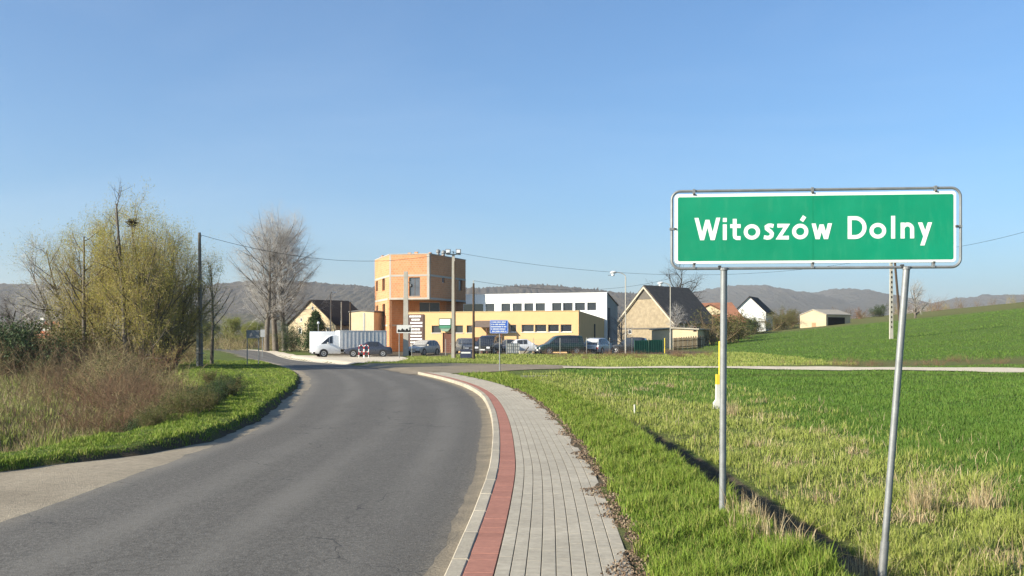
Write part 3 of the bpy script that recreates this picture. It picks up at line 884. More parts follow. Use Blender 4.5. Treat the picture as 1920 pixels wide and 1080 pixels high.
# yellow-green saplings beyond the bend
for i, (u, y, s_, key, lab) in enumerate([
        (405, 150, .62, 'green_tree', 'leftmost low yellow-green tree beyond the road bend'),
        (432, 165, .75, 'green_tree', 'second yellow-green tree from the left beyond the bend'),
        (455, 158, .6, 'green_tree', 'third yellow-green tree beyond the bend, above the grey sign back'),
        (474, 172, .7, 'green_tree', 'rightmost yellow-green tree beyond the bend beside the poplars')]):
    plant('young_tree', key, lab, 'tree', ux(u, y), y, s_, i * 1.3, 'yellow-green trees beyond the bend')
for i, (u, y, s_, lab) in enumerate([
        (20, 95, 1.0, 'dark bare tree at the left picture edge before the hills'),
        (52, 105, .8, 'small dark bare tree left of the red roof'),
        (128, 100, .75, 'dark bare tree right of the red roofed house')]):
    plant('bare_tree', 'bare_a', lab, 'tree', ux(u, y), y, s_ * .8, i * 2.1, 'bare trees far left')
plant('bush', 'bush_dark', 'dark evergreen bush at the left picture edge', 'bush', ux(15, 48), 48, 1.75, .3, 'dark bushes far left')
plant('bush', 'bush_dark', 'dark evergreen bush below the far red roof', 'bush', ux(62, 52), 52, 1.5, 1.3, 'dark bushes far left')
plant('bush', 'bush_olive', 'olive bush between the red roof and the willows', 'bush', ux(120, 54), 54, 1.7, 2.3, 'dark bushes far left')
plant('birch_tree', 'birch', 'slim pale birch standing behind the red roof', 'tree', ux(82, 150), 150, 1.25, .5)
# right side trees
plant('bare_tree', 'bare_a', 'wide bare tree rising behind the roof of the stone barn', 'tree', ux(1262, 160), 160, 1.75, .7)
plant('bare_tree', 'bare_b', 'small reddish bare tree at the left wall of the stone barn', 'tree', ux(1167, 118), 118, .62, .3)
plant('bare_tree', 'bare_b', 'bare grey tree in front of the dark barn roof', 'tree', ux(1270, 128), 128, .72, 1.9)
plant('bare_tree', 'bare_b', 'lone bare bushy tree on the crest of the field', 'tree', ux(1716, 175), 175, .95, 2.2, dz=-.6)
plant('bush', 'bush_olive', 'large olive-green bush between the barn and the white gable', 'bush', ux(1348, 128), 128, 2.6, .2, 'bushes by the barns')
plant('bush', 'bush_olive', 'round olive bush just right of the left sign post', 'bush', ux(1372, 140), 140, 1.8, 1.2, 'bushes by the barns')
plant('bush', 'bush_dark', 'dark evergreen bush below the white gable', 'bush', ux(1385, 150), 150, 1.5, 2.2, 'bushes by the barns')
plant('bush', 'bush_dark', 'dark bush hiding the foot of the white gabled house', 'bush', ux(1420, 172), 172, 1.7, .9, 'bushes by the barns')
plant('bush', 'bush_olive', 'olive bush before the orange roof left of the sign post', 'bush', ux(1335, 150), 150, 2.3, 3.9, 'bushes by the barns')
plant('bush', 'bush_brown', 'brown leafless bush at the end of the paling fence', 'bush', ux(1322, 122), 122, 2.0, 2.9, 'bushes by the barns')
for i, (u, y, s_, key, lab) in enumerate([
        (1452, 190, 2.2, 'bush_olive', 'olive hedge bush right of the white gabled house'),
        (1478, 196, 2.4, 'bush_olive', 'tall olive bush left of the small cream shed'),
        (1582, 230, 1.6, 'bush_brown', 'brown bush just right of the small cream shed'),
        (1612, 240, 1.7, 'bush_red', 'reddish bush on the skyline between shed and concrete pole'),
        (1645, 245, 1.8, 'bush_dark', 'dark round bush on the skyline left of the concrete pole')]):
    plant('bush', key, lab, 'bush', ux(u, y), y, s_, i * 1.1, 'bushes on the skyline')
# broad conifer in front of the beige house
def conifer(x, y, H, Rm, label):
    t = thing('conifer', label, 'tree', (x, y, hz(x, y) - .05))
    MB().tube([(0, 0, 0), (0, 0, H * .95)], [.16, .02], 8).build('trunk', bark_dark, t)
    rg = np.random.default_rng(9); tips = []; S = []
    for k in range(230):
        f = rg.random() ** .8; z = H * (.04 + .94 * f); r = Rm * (1 - f ** 1.7) * rg.uniform(.7, 1.05) + .1; a = rg.random() * 6.283
        p = Vector((0, 0, z)); e = Vector((math.cos(a) * r, math.sin(a) * r, z + .18 * r))
        S.append((p, e, .02, .006))
        for j in range(14):
            q_ = .25 + .75 * rg.random(); tips.append((p.lerp(e, q_) + Vector(rg.normal(0, .10, 3)), None))
    V, Q = seg_mesh([s_[0] for s_ in S], [s_[1] for s_ in S], [s_[2] for s_ in S], [s_[3] for s_ in S], 3)
    place('boughs', np_mesh('boughs', V, Q, [bark_dark]), t)
    place('needles', leaf_mesh('needles', tips, 5, .17, .09, needle, 3, .45), t)
conifer(ux(592, 112), 112, 4.7, 2.1, 'dense dark green conifer in front of the beige gabled house')
plant('bush', 'bush_dark', 'thin dark evergreen shrub left of the broad conifer', 'bush', ux(553, 118), 118, 1.2, .4, sz=2.0)

# ------------------------------------------------------------------ brushwood masses on the left, hedges far away
def scatter(name, key_list, spots, label, cat):
    """many alike shrubs merged to one mass"""
    by = {}
    for (x, y, z, s_, a, key) in spots: by.setdefault(key, []).append((x, y, z, s_, a))
    first = True; root = None
    for key, sp_ in by.items():
        for nm, me in PROTO[key].items():
            nv = len(me.vertices); co = np.empty(nv * 3, np.float32); me.vertices.foreach_get('co', co); co = co.reshape(-1, 3)
            nf = len(me.polygons); li = np.empty(nf * 4, np.int32); me.loops.foreach_get('vertex_index', li); li = li.reshape(-1, 4)
            r_ = np.empty(nv, np.float32); me.attributes['rnd'].data.foreach_get('value', r_)
            A = np.array(sp_); c, s2_ = np.cos(A[:, 4])[:, None], np.sin(A[:, 4])[:, None]
            X = (co[None, :, 0] * c - co[None, :, 1] * s2_) * A[:, 3:4] + A[:, 0:1]
            Y = (co[None, :, 0] * s2_ + co[None, :, 1] * c) * A[:, 3:4] + A[:, 1:2]
            Z = co[None, :, 2] * A[:, 3:4] + A[:, 2:3]
            Fq = (li[None] + (np.arange(len(A)) * nv)[:, None, None]).reshape(-1, 4)
            rr = np.clip(np.tile(r_, len(A)) * .7 + np.repeat(np.random.default_rng(len(A)).random(len(A)), nv) * .3, 0, 1)
            m2 = np_mesh(name, np.stack([X, Y, Z], -1).reshape(-1, 3), Fq, [me.materials[0]], False, {'rnd': rr, 'rnd2': rr})
            if root is None: root = place(name, m2)
            else: place('twigs' if nm != 'foliage' else 'foliage', m2, root)
    for ch in root.children: ch['kind'] = 'stuff'
    return tag(root, label, cat, kind='stuff')

proto('tuft_red', dict(BUSH, rad=[.011, .006, .004], wob=[.2, .28, .3], kids=[2.2, 1.8], nseg=[4, 2, 1], stems=bush_stems(13, 12)), 91, twig_red, twig_red)
proto('tuft_brown', dict(BUSH, rad=[.011, .006, .004], wob=[.2, .28, .3], kids=[2.2, 1.8], nseg=[4, 2, 1], stems=bush_stems(13, 13)), 92, twig_brown, twig_brown)
proto('tuft_olive', dict(BUSH, rad=[.012, .006, .004], wob=[.2, .28, .3], kids=[2.0, 1.6], nseg=[4, 2, 1], stems=bush_stems(11, 14)), 93, twig_willow, twig_willow, (leaf_olive, 1, .07, .06, .5, 0))
rg = np.random.default_rng(77)
spots = []
VW = lambda y: np.interp(y, [0, 12, 20, 30, 38, 45, 60, 100], [1.0, 1.1, 1.3, 1.5, 3.2, 5.0, 6.0, 7.0])
while len(spots) < 290:
    y = 17 + 55 * rg.random() ** 1.25
    g = float(GX(y)) - float(VW(y)) - 1.0
    x = g - rg.random() ** .85 * (.56 * y + g + 3)
    if x < -.56 * y - 1: continue
    if x > g - .4: continue
    near = np.clip((y - 17) / 25, 0, 1)
    s_ = rg.uniform(.25, .48) + .5 * near * rg.random() + .38 * near + .15 * np.clip((y - 38) / 15, 0, 1)
    u = 960 + F * x / y
    if u < 90 and y < 42: s_ *= .55
    if u < 170 and y < 48 and rg.random() < .5: continue
    key = 'tuft_red' if rg.random() < (.45 if 120 < u < 330 else .25) else ('tuft_olive' if rg.random() < (.55 if y > 34 else .4) else 'tuft_brown')
    spots.append((x, y, hz(x, y) - .04, s_, rg.random() * 6.28, key))
scatter('brushwood', None, spots, 'tangled reddish-brown leafless brushwood along the left ditch', 'brush')
spots = []
for k in range(70):
    y = rg.uniform(62, 100); u = rg.uniform(-60, 375); spots.append((ux(u, y), y, hz(ux(u, y), y), rg.uniform(.9, 1.9), rg.random() * 6.28, 'tuft_olive' if rg.random() < .5 else 'tuft_brown'))
for k in range(60):
    y = rg.uniform(126, 190); u = rg.uniform(340, 560); spots.append((ux(u, y), y, hz(ux(u, y), y), rg.uniform(1.0, 2.0), rg.random() * 6.28, 'tuft_olive' if rg.random() < .6 else 'tuft_brown'))
scatter('background_scrub', None, spots, 'olive and brown scrub behind the willows and the bend', 'scrub')
spots = []
for k in range(150):
    y = rg.uniform(230, 420); u = rg.uniform(-100, 2050)
    x = ux(u, y); spots.append((x, y, hz(x, y) - .3, rg.uniform(1.4, 3.0), rg.random() * 6.28, ['tuft_olive', 'tuft_brown', 'tuft_red'][k % 3]))
scatter('far_hedges', None, spots, 'far hedges and thickets below the wooded hills', 'hedge')
spots = []
for k in range(90):
    y = rg.uniform(17, 36); x = float(GX(y)) - float(VW(y)) - rg.uniform(-.1, 1.5); spots.append((x, y, hz(x, y) - .03, rg.uniform(.14, .34), rg.random() * 6.28, 'bush_olive' if rg.random() < .55 else 'bush_dark'))
scatter('ditch_weeds', None, spots, 'dark green weeds in the ditch behind the left verge', 'weeds')
spots = []
for k in range(60):
    x = rg.uniform(3, 17); y = rg.uniform(76, 88) + .2 * (x - 3); spots.append((x, y, hz(x, y) - .05, rg.uniform(.25, .5), rg.random() * 6.28, 'tuft_red' if rg.random() < .6 else 'tuft_brown'))
for k in range(40):
    x = rg.uniform(17, 30); y = rg.uniform(58, 63); spots.append((x, y, hz(x, y) - .05, rg.uniform(.15, .35), rg.random() * 6.28, 'tuft_red' if rg.random() < .4 else 'tuft_brown'))
scatter('bank_weeds', None, spots, 'dry russet weeds on the bank before the car lot', 'weeds')

# ------------------------------------------------------------------ grass
def blades(name, X, Y, Hh, W, m, label, seed, lean=.35, three=False, z=None, tint=None, drop=.01):
    rg = np.random.default_rng(seed); n = len(X)
    Z = (hgt(X, Y) if z is None else z) - drop
    a = rg.random(n) * 6.283; ln = np.abs(rg.normal(0, lean, n)); la = rg.random(n) * 6.283
    dx, dy = np.cos(a) * W / 2, np.sin(a) * W / 2
    lx_, ly_ = np.cos(la) * ln * Hh, np.sin(la) * ln * Hh
    B = np.stack([X, Y, Z], -1); D = np.stack([dx, dy, dx * 0], -1)
    Mid = B + np.stack([lx_ * .3, ly_ * .3, Hh * .55], -1)
    Tip = B + np.stack([lx_, ly_, Hh * np.sqrt(np.clip(1 - (ln * .8) ** 2, .15, 1))], -1)
    r1 = rg.random(n) if tint is None else np.clip(tint + rg.normal(0, .2, n), 0, 1)
    r2 = rg.random(n)
    if three:
        V = np.stack([B - D, B + D, Tip], 1).reshape(-1, 3); i = np.arange(n)[:, None] * 3
        me = np_mesh(name, V, [i + np.array([[0, 1, 2]])], [m], False, {'rnd': np.repeat(r1, 3), 'rnd2': np.repeat(r2, 3)})
    else:
        V = np.stack([B - D, B + D, Mid - D * .75, Mid + D * .75, Tip], 1).reshape(-1, 3); i = np.arange(n)[:, None] * 5
        me = np_mesh(name, V, [i + np.array([[0, 1, 3, 2]]), i + np.array([[2, 3, 4]])], [m], False, {'rnd': np.repeat(r1, 5), 'rnd2': np.repeat(r2, 5)})
    o = place(name, me)
    return tag(o, label, 'grass', kind='stuff')

g_verge = leaf_mat('fresh_verge_grass', (.20, .275, .034), (.120, .195, .026), (.30, .30, .085), trans=.30)
g_rough = leaf_mat('rough_grass', (.27, .31, .065), (.20, .255, .05), (.36, .35, .13), trans=.28)
g_crop = leaf_mat('young_crop', (.098, .180, .024), (.070, .148, .020), (.145, .20, .045), trans=.28)
g_straw = leaf_mat('dry_straw', (.46, .36, .20), (.30, .22, .12), (.52, .45, .28), trans=.2)
g_strawd = leaf_mat('brown_dead_grass', (.22, .165, .09), (.14, .11, .06), (.30, .24, .14), trans=.15)
g_litter = leaf_mat('dead_leaf_litter', (.19, .125, .08), (.12, .085, .06), (.27, .21, .14), trans=.05)

def samp(n, y0, y1, seed, p=1.0):
    rg = np.random.default_rng(seed)
    return y0 * (y1 / y0) ** (rg.random(n) ** p), rg.random(n), rg
def clump(x, y, s): return np.clip(.5 + .5 * wob(x, y, s) + .35 * wob(x * 1.3 + 4, y * 1.1, s * .37), 0, 1)

Y_, t_, rg = samp(130000, 4.6, 46.5, 1)
a_ = KX(Y_) + SW + .02 + .08 * wob(Y_, Y_ * .7, .25) + .05; b_ = DX(np.minimum(Y_, 46)) - .30
X_ = a_ + (b_ - a_) * t_
c_ = clump(X_, Y_, .28)
keep = (t_ > .06) | (rg.random(len(t_)) < .35)
X_, Y_, c_, t_ = X_[keep], Y_[keep], c_[keep], t_[keep]
blades('verge_grass', X_, Y_, (.035 + .125 * c_ ** 1.4 + .03 * t_) * rg.uniform(.45, 1.35, len(X_)), .0055 + .00045 * Y_, g_verge, 'lush green grass verge between footway and ditch', 2, .5, tint=1 - c_ * .8)

Y_, t_, rg = samp(120000, 6.0, 48, 3)
a_ = DX(np.minimum(Y_, 46)) + np.interp(Y_, [6, 14, 22, 30], [1.15, 1.1, .72, .42]); b_ = np.minimum(8.5, .54 * Y_ + .8)
X_ = a_ + (b_ - a_) * t_
ok = b_ > a_ + .1; X_, Y_ = X_[ok], Y_[ok]
c_ = clump(X_, Y_, .5)
cm = zone_masks(X_, Y_)[0]; ok = (rg.random(len(X_)) > cm * .8) & (rg.random(len(X_)) < .35 + .9 * c_); X_, Y_, c_ = X_[ok], Y_[ok], c_[ok]
blades('rough_grass', X_, Y_, (.035 + .17 * c_ ** 1.3) * rg.uniform(.45, 1.35, len(X_)), .0055 + .00045 * Y_, g_rough, 'rough yellowish grass between the ditch and the crop', 4, .6, tint=1 - c_)

Y_, t_, rg = samp(170000, 11.5, 57, 5)
a_ = 5.8 - 3.2 * smooth(26, 34, Y_); b_ = .54 * Y_ + 1
X_ = a_ + (b_ - a_) * t_; ok = b_ > a_ + .1; X_, Y_ = X_[ok], Y_[ok]
c_ = clump(X_, Y_, .9); cm = zone_masks(X_, Y_)[0]; ok = (rg.random(len(X_)) < np.maximum(cm, Y_ > 44)) & (np.abs(Y_ - trk_c(X_)) > np.interp(X_, [3, 13, 26], [1.2, 1.7, 2.5])); X_, Y_, c_ = X_[ok], Y_[ok], c_[ok]
blades('crop_grass', X_, Y_, (.07 + .07 * c_) * rg.uniform(.6, 1.2, len(X_)), .006 + .0006 * Y_, g_crop, 'dense green young crop in the near field', 6, .45, three=True, tint=1 - c_)

Y_, t_, rg = samp(90000, 58, 170, 7)
a_ = 8 + 0 * Y_; b_ = .54 * Y_ + 2
X_ = a_ + (b_ - a_) * t_; cm = zone_masks(X_, Y_)[0]; ok = (rg.random(len(X_)) < cm); X_, Y_ = X_[ok], Y_[ok]
c_ = clump(X_, Y_, 3)
blades('hill_crop', X_, Y_, (.07 + .09 * c_) * rg.uniform(.6, 1.2, len(X_)), .02 + .0004 * Y_, g_crop, 'green young crop on the rising field beyond the track', 8, .4, three=True, tint=1 - c_)

Y_, t_, rg = samp(120000, 8.5, 80, 9)
b_ = GX(Y_) + .03; a_ = np.maximum(b_ - VW(Y_) - .9, -.55 * Y_ - .5)
X_ = a_ + (b_ - a_) * t_; ok = a_ < b_; X_, Y_, t_ = X_[ok], Y_[ok], t_[ok]
c_ = clump(X_, Y_, .4)
blades('left_verge_grass', X_, Y_, (.02 + .075 * c_ ** 1.3) * rg.uniform(.5, 1.3, len(X_)) * (1 - .4 * (t_ > .97)), .006 + .0005 * Y_, g_verge, 'bright green grass on the raised left verge', 10, .5, tint=1 - c_ * .8)

Y_, t_, rg = samp(60000, 12, 75, 11)
b_ = GX(Y_) - VW(Y_) - .6; a_ = -.56 * Y_ - 1
X_ = a_ + (b_ - a_) * t_ ** .8; ok = a_ < b_; X_, Y_ = X_[ok], Y_[ok]
c_ = clump(X_, Y_, .7)
blades('dry_ditch_grass', X_, Y_, (.08 + .30 * c_) * rg.uniform(.5, 1.3, len(X_)), .006 + .00045 * Y_, g_strawd, 'dry straw-coloured grass in the left ditch', 12, .55, tint=1 - c_)
X2 = X_ + .2; blades('rough_ditch_grass', X2[::2], Y_[::2], (.12 + .22 * c_[::2]) * rg.uniform(.5, 1.3, len(X2[::2])), .007 + .0006 * Y_[::2], g_rough, 'green undergrowth grass in the left ditch', 13, .5, tint=1 - c_[::2])

Y_ = np.random.default_rng(14).uniform(60, 90, 70000); rg = np.random.default_rng(15)
X_ = KX(Y_) + 1 + rg.random(len(Y_)) * (20 - KX(Y_))
on_fc = (Y_ > 69.5) & (X_ < np.interp(Y_, [70, 74, 80, 88, 96], [-10.5, -8.6, -8.2, -9.5, -14]) + .2)
on_dv = (Y_ < 67.8) & (X_ < np.interp(Y_, [49.4, 51, 54, 57, 61, 65, 67.6], [-3.6, -2.4, 0.2, 2.8, 4.6, 1.5, -4.0]) + .2)
on_tr = np.abs(Y_ - trk_c(X_)) < 1.3
ok = ~(on_fc | on_dv | on_tr); X_, Y_ = X_[ok], Y_[ok]; c_ = clump(X_, Y_, 1.2)
blades('lot_grass', X_, Y_, (.06 + .16 * c_) * rg.uniform(.6, 1.2, len(X_)), .02 + .0004 * Y_, g_rough, 'grass strip between the driveway and the parked cars', 16, .4, three=True, tint=1 - c_)

# straw sticking out of the rough strip and ditch
Y_, t_, rg = samp(4000, 6.2, 44, 17)
X_ = DX(np.minimum(Y_, 46)) + 1.15 + 6.0 * t_ ** 1.2
c_ = clump(X_, Y_, .45); ok = (c_ > .62) & (X_ < .54 * Y_ + .8); X_, Y_ = X_[ok], Y_[ok]
blades('dry_stalks', X_, Y_, rg.uniform(.12, .34, len(X_)), .0045 + .0003 * Y_, g_straw, 'dry straw stalks scattered in the rough grass', 18, .7)
# matted straw patches here and there in the rough strip
rg = np.random.default_rng(40)
cx_ = []; 
while len(cx_) < 30:
    y = 6.5 * (40 / 6.5) ** rg.random(); x = float(DX(min(y, 46))) + 1.1 + rg.random() * 4.4
    if x < .54 * y + .5: cx_.append((x, y, rg.uniform(.08, .3)))
XY = np.concatenate([np.stack([c[0] + rg.normal(0, c[2], 70), c[1] + rg.normal(0, c[2], 70)], -1) for c in cx_])
blades('straw_patches', XY[:, 0], XY[:, 1], rg.uniform(.06, .26, len(XY)), .005 + .0004 * XY[:, 1], g_straw, 'matted straw patches in the rough grass strip', 41, 1.0)
# dead leaves along the edge of the pavers
Y_, t_, rg = samp(8000, 4.8, 32, 19)
wdt = np.clip(.05 + .34 * (clump(Y_ * 0 + 3, Y_, .33) - .35), .01, .3)
X_ = KX(Y_) + SW + .06 - wdt * (rg.random(len(Y_)) ** .7) * 1.1 + .12 * rg.random(len(Y_))
zz = np.where(X_ < KX(Y_) + SW, base(Y_) + TOP + .002, hgt(X_, Y_) + .008)
lf = blades('dead_leaves', X_, Y_, rg.uniform(.008, .022, len(X_)), .010 + .0008 * Y_, g_litter, 'brown dead leaves and debris on the footway edge', 20, 1.0, z=zz, drop=.0)
lf['category'] = 'leaf litter'

def tuft(x, y, n, hgt_, spread, seed, label, lean=.45, wd=.006):
    rg = np.random.default_rng(seed)
    X = x + np.clip(rg.normal(0, spread, n), -1.5 * spread, 1.5 * spread); Y = y + np.clip(rg.normal(0, spread, n), -1.5 * spread, 1.5 * spread)
    o = blades('dry_grass_clump', X, Y, hgt_ * rg.uniform(.4, 1.15, n), np.full(n, wd), g_straw, label, seed, lean)
    del o['kind']; o['category'] = 'dry grass'; o['group'] = 'dry grass clumps'
tuft(2.06, 8.45, 170, .30, .13, 1, 'straw clump at the foot of the left sign post')
tuft(2.5, 7.75, 150, .46, .11, 2, 'tall dead reed clump in the ditch between the sign posts')
tuft(2.85, 7.35, 200, .40, .15, 3, 'matted straw clump at the lower end of the ditch')
tuft(1.95, 7.7, 150, .26, .16, 21, 'brownish straw clump on the verge just left of the ditch')
tuft(2.2, 7.25, 220, .34, .18, 22, 'dense dead grass clump at the bottom edge left of the leaning post')
tuft(3.25, 9.3, 220, .42, .14, 23, 'straw clump on the far ditch bank halfway between the posts')
tuft(5.1, 12.4, 200, .48, .10, 4, 'pale straw clump in the field just right of the leaning post')
tuft(6.0, 12.6, 130, .52, .12, 5, 'pale upright straw clump near the right picture edge')
tuft(5.6, 25.5, 200, .45, .12, 6, 'dry brownish clump right of the gas marker post')
# bent reed canes leaning out of the ditch
for (x, y, dx, dz, L, lab) in ((2.35, 7.9, .75, .62, .75, 'long bare cane leaning right out of the ditch'), (2.55, 7.6, .8, .5, .62, 'short bare cane lying across the ditch'),
                              (3.15, 7.35, .45, .8, .55, 'bare cane standing left of the leaning post foot'), (3.75, 7.5, .85, .45, .6, 'bare cane right of the leaning post foot')):
    b = MB(); z0 = hz(x, y) - .02
    b.tube([(0, 0, 0), (dx * L * .5, .05, dz * L * .55), (dx * L, .08, dz * L)], [.007, .006, .003], 6)
    c = b.build('reed_cane', g_straw, None); c.location = (x, y, z0)
    tag(c, lab, 'cane', 'bare canes in the ditch')
# ------------------------------------------------------------------ buildings
glass = mat('dark_window_glass', (.025, .03, .038), (.035, .04, .05), 1.5, .08, spec=.6, fine=0)
glass_b = mat('bluish_window_glass', (.10, .11, .13), (.06, .065, .08), 1.5, .12, spec=.6, fine=0)
frame_w = mat('white_window_frame', (.72, .71, .68), (.62, .61, .58), 4, .5, fine=.06)
frame_d = mat('brown_window_frame', (.12, .08, .06), None, 4, .6, fine=.06)
yellow_r = mat('yellow_render', (.66, .43, .215), (.60, .39, .195), .9, .92, spec=.1, bumps=(40, .25, .01), fine=.08)
white_r = mat('white_cladding', (.76, .76, .74), (.70, .70, .68), .7, .7, spec=.2, bumps=(20, .1, .01), fine=.05)
cream_r = mat('cream_render', (.56, .46, .31), (.48, .39, .26), .8, .92, spec=.1, bumps=(30, .3, .01), fine=.14)
stone_r = mat('tan_rubble_stone', (.44, .36, .245), (.27, .22, .15), 1.9, .95, spec=.1, bumps=(6, .9, .06), fine=.25)
conc = mat('raw_concrete', (.48, .45, .40), (.38, .355, .31), 1.2, .9, spec=.15, bumps=(30, .3, .01), fine=.15)
pole_conc = mat('pole_concrete', (.48, .45, .385), (.36, .335, .285), 1.6, .9, spec=.15, bumps=(40, .3, .01), fine=.15)
wood_old = mat('weathered_pole_wood', (.105, .075, .055), (.065, .048, .036), 2.5, .95, spec=.1, bumps=(24, .6, .02), fine=.2)
wood_br = mat('brown_door_wood', (.15, .062, .04), (.11, .048, .032), 2.5, .75, spec=.2, fine=.15)
roof_dark = mat('dark_tile_roof', (.055, .045, .042), (.035, .03, .029), 2.5, .85, spec=.2, bumps=(9, .7, .05), fine=.25)
roof_red = mat('red_tile_roof', (.42, .125, .055), (.30, .095, .045), 2.0, .85, spec=.2, bumps=(9, .7, .05), fine=.2)
roof_felt = mat('grey_felt_roof', (.16, .155, .15), (.11, .105, .10), 1.2, .9, spec=.2, fine=.15)
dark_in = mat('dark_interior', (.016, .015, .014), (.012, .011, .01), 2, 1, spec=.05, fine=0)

def brick_mat():
    m, t, b = principled('orange_hollow_brick')
    co = coords(t)
    # brick courses on every face: run along (x+y), rise along z
    sx = t.nodes.new('ShaderNodeSeparateXYZ'); t.links.new(co, sx.inputs[0])
    cx_ = t.nodes.new('ShaderNodeCombineXYZ'); t.links.new(mathn(t, 'ADD', sx.outputs[0], mathn(t, 'MULTIPLY', sx.outputs[1], .8)), cx_.inputs[0]); t.links.new(sx.outputs[2], cx_.inputs[1])
    br = t.nodes.new('ShaderNodeTexBrick'); t.links.new(cx_.outputs[0], br.inputs['Vector'])
    br.inputs['Scale'].default_value = 1.0; br.inputs['Brick Width'].default_value = .30; br.inputs['Row Height'].default_value = .25
    br.inputs['Mortar Size'].default_value = .012; br.inputs['Bias'].default_value = -.2
    br.inputs['Color1'].default_value = (.55, .25, .12, 1); br.inputs['Color2'].default_value = (.44, .185, .085, 1); br.inputs['Mortar'].default_value = (.46, .36, .26, 1)
    n = ramp(t, noise(t, .6, 5, .65, co), .35, .7)
    c = mixc(t, mathn(t, 'MULTIPLY', n, .35), br.outputs['Color'], (.60, .33, .17))
    n2 = ramp(t, noise(t, 3.5, 4, .6, co), .55, .8)
    c = mixc(t, mathn(t, 'MULTIPLY', n2, .3), c, (.36, .13, .055))
    t.links.new(c, b.inputs['Base Color']); b.inputs['Roughness'].default_value = .92; b.inputs['Specular IOR Level'].default_value = .1
    bump(t, b, br.outputs['Fac'], -.6, .012)
    return m
brick = brick_mat()

class Facade:
    """a wall standing on the line P0 -> P1 (left to right seen from outside); openings are cut through"""
    def __init__(s, P0, P1, th=.3):
        s.P0 = Vector((P0[0], P0[1], 0)); s.P1 = Vector((P1[0], P1[1], 0)); s.e = (s.P1 - s.P0); s.len = s.e.length; s.e.normalize()
        s.n = Vector((s.e.y, -s.e.x, 0)); s.th = th
    def s_at(s, u):
        k = (u - 960) / F
        return (k * s.P0.y - s.P0.x) / (s.e.x - k * s.e.y)
    def z_at(s, sv, v): return EYE - (v - 640) / F * (s.P0.y + s.e.y * sv)
    def rect(s, u0, u1, v0, v1):
        a, b = s.s_at(u0), s.s_at(u1); m = (a + b) / 2
        return (a, b, s.z_at(m, v1), s.z_at(m, v0))
    def pt(s, sv, z, out=0.0): return s.P0 + s.e * sv + s.n * out + Vector((0, 0, z))
    def slab(s, mb, s0, s1, z0, z1, out, inn):
        return mb.obox(s.pt(s0, z0, out), s.e * (s1 - s0), -s.n * (out - inn), (0, 0, z1 - z0))
    def wall(s, z0, z1, openings, name, m, parent, s0=0.0, s1=None):
        s1 = s.len if s1 is None else s1
        b = MB()
        xs = sorted({s0, s1} | {min(max(o[i], s0), s1) for o in openings for i in (0, 1)})
        for a, c in zip(xs[:-1], xs[1:]):
            if c - a < 1e-4: continue
            cuts = sorted((o[2], o[3]) for o in openings if o[0] < (a + c) / 2 < o[1])
            z = z0
            for lo, hi in cuts:
                if lo > z: s.slab(b, a, c, z, lo, 0, -s.th)
                z = max(z, hi)
            if z < z1: s.slab(b, a, c, z, z1, 0, -s.th)
        return b.build(name, m, parent, world=True)
    def window(s, o, parent, gm=None, fm=None, panes=1, sill=None, depth=.14, fw=.05, wname='window'):
        a, c, lo, hi = o; fm = fm or frame_w; gm = gm or glass
        b = MB(); y0, y1 = -depth, -depth - .05
        s.slab(b, a, c, lo, lo + fw, y0, y1); s.slab(b, a, c, hi - fw, hi, y0, y1)
        s.slab(b, a, a + fw, lo + fw, hi - fw, y0, y1); s.slab(b, c - fw, c, lo + fw, hi - fw, y0, y1)
        for k in range(1, panes):
            x = a + (c - a) * k / panes; s.slab(b, x - fw / 2, x + fw / 2, lo + fw, hi - fw, y0, y1)
        w_ = b.build(wname, fm, parent, world=True)
        for k in range(panes):
            x0 = a + (c - a) * k / panes + fw * .6; x1 = a + (c - a) * (k + 1) / panes - fw * .6
            g = MB(); s.slab(g, x0, x1, lo + fw * .6, hi - fw * .6, y0 - .02, y0 - .03)
            g.build('pane', gm, w_, world=True)
        if sill is not None:
            g = MB(); s.slab(g, a - .06, c + .06, lo - .06, lo - .003, .06, -depth - .01); g.build('sill', sill, w_, world=True)
        return w_

def flat_prism(pts, z0, z1):
    b = MB(); return b.prism([(p[0], p[1], z0) for p in pts], (0, 0, 1), z1 - z0)

# --- unfinished orange brick tower
GZ = .40
A_, B_, C_, D_ = (-17.55, 127.4), (-14.68, 119.2), (-9.79, 118.0), (-5.92, 127.2)
E_ = (-9.44, 135.1); A2 = (-15.6, 133.3)
tower = thing('brick_tower', 'unfinished three-storey orange brick tower with overhanging upper floors', 'building', (-11, 118, GZ))
ztop = 12.0
fAB, fBC, fCD, fDE, fEA = Facade(A_, B_), Facade(B_, C_), Facade(C_, D_), Facade(D_, E_), Facade(A2, A_)
zo = 6.83                                   # underside of the overhang
bands = (9.38, 6.6, 3.48)
def cut(f, u0, u1, v0, v1):
    return f.rect(u0, u1, v0, v1)
slots = [cut(fAB, 716.5, 721.5, 521, 545), cut(fAB, 705, 708.5, 527, 546)]
low_slots = [cut(fAB, 717, 722, 570, 592), cut(fAB, 705.5, 709, 573, 593), cut(fAB, 718, 723, 622, 648)]
bigw = [cut(fBC, 767, 787.5, 520, 555)]
sidew = [cut(fCD, 829, 834, 520, 530), cut(fCD, 860, 867, 525, 545)]
fAB.wall(zo, ztop, slots, 'upper_wall', brick, tower)
fBC.wall(zo, ztop, bigw, 'upper_wall', brick, tower)
fCD.wall(zo, ztop, sidew, 'upper_wall', brick, tower)
fDE.wall(zo, ztop, [], 'upper_wall', brick, tower)
Facade(E_, A2).wall(zo, ztop, [], 'upper_wall', brick, tower)
fEA.wall(zo, ztop, [], 'upper_wall', brick, tower)
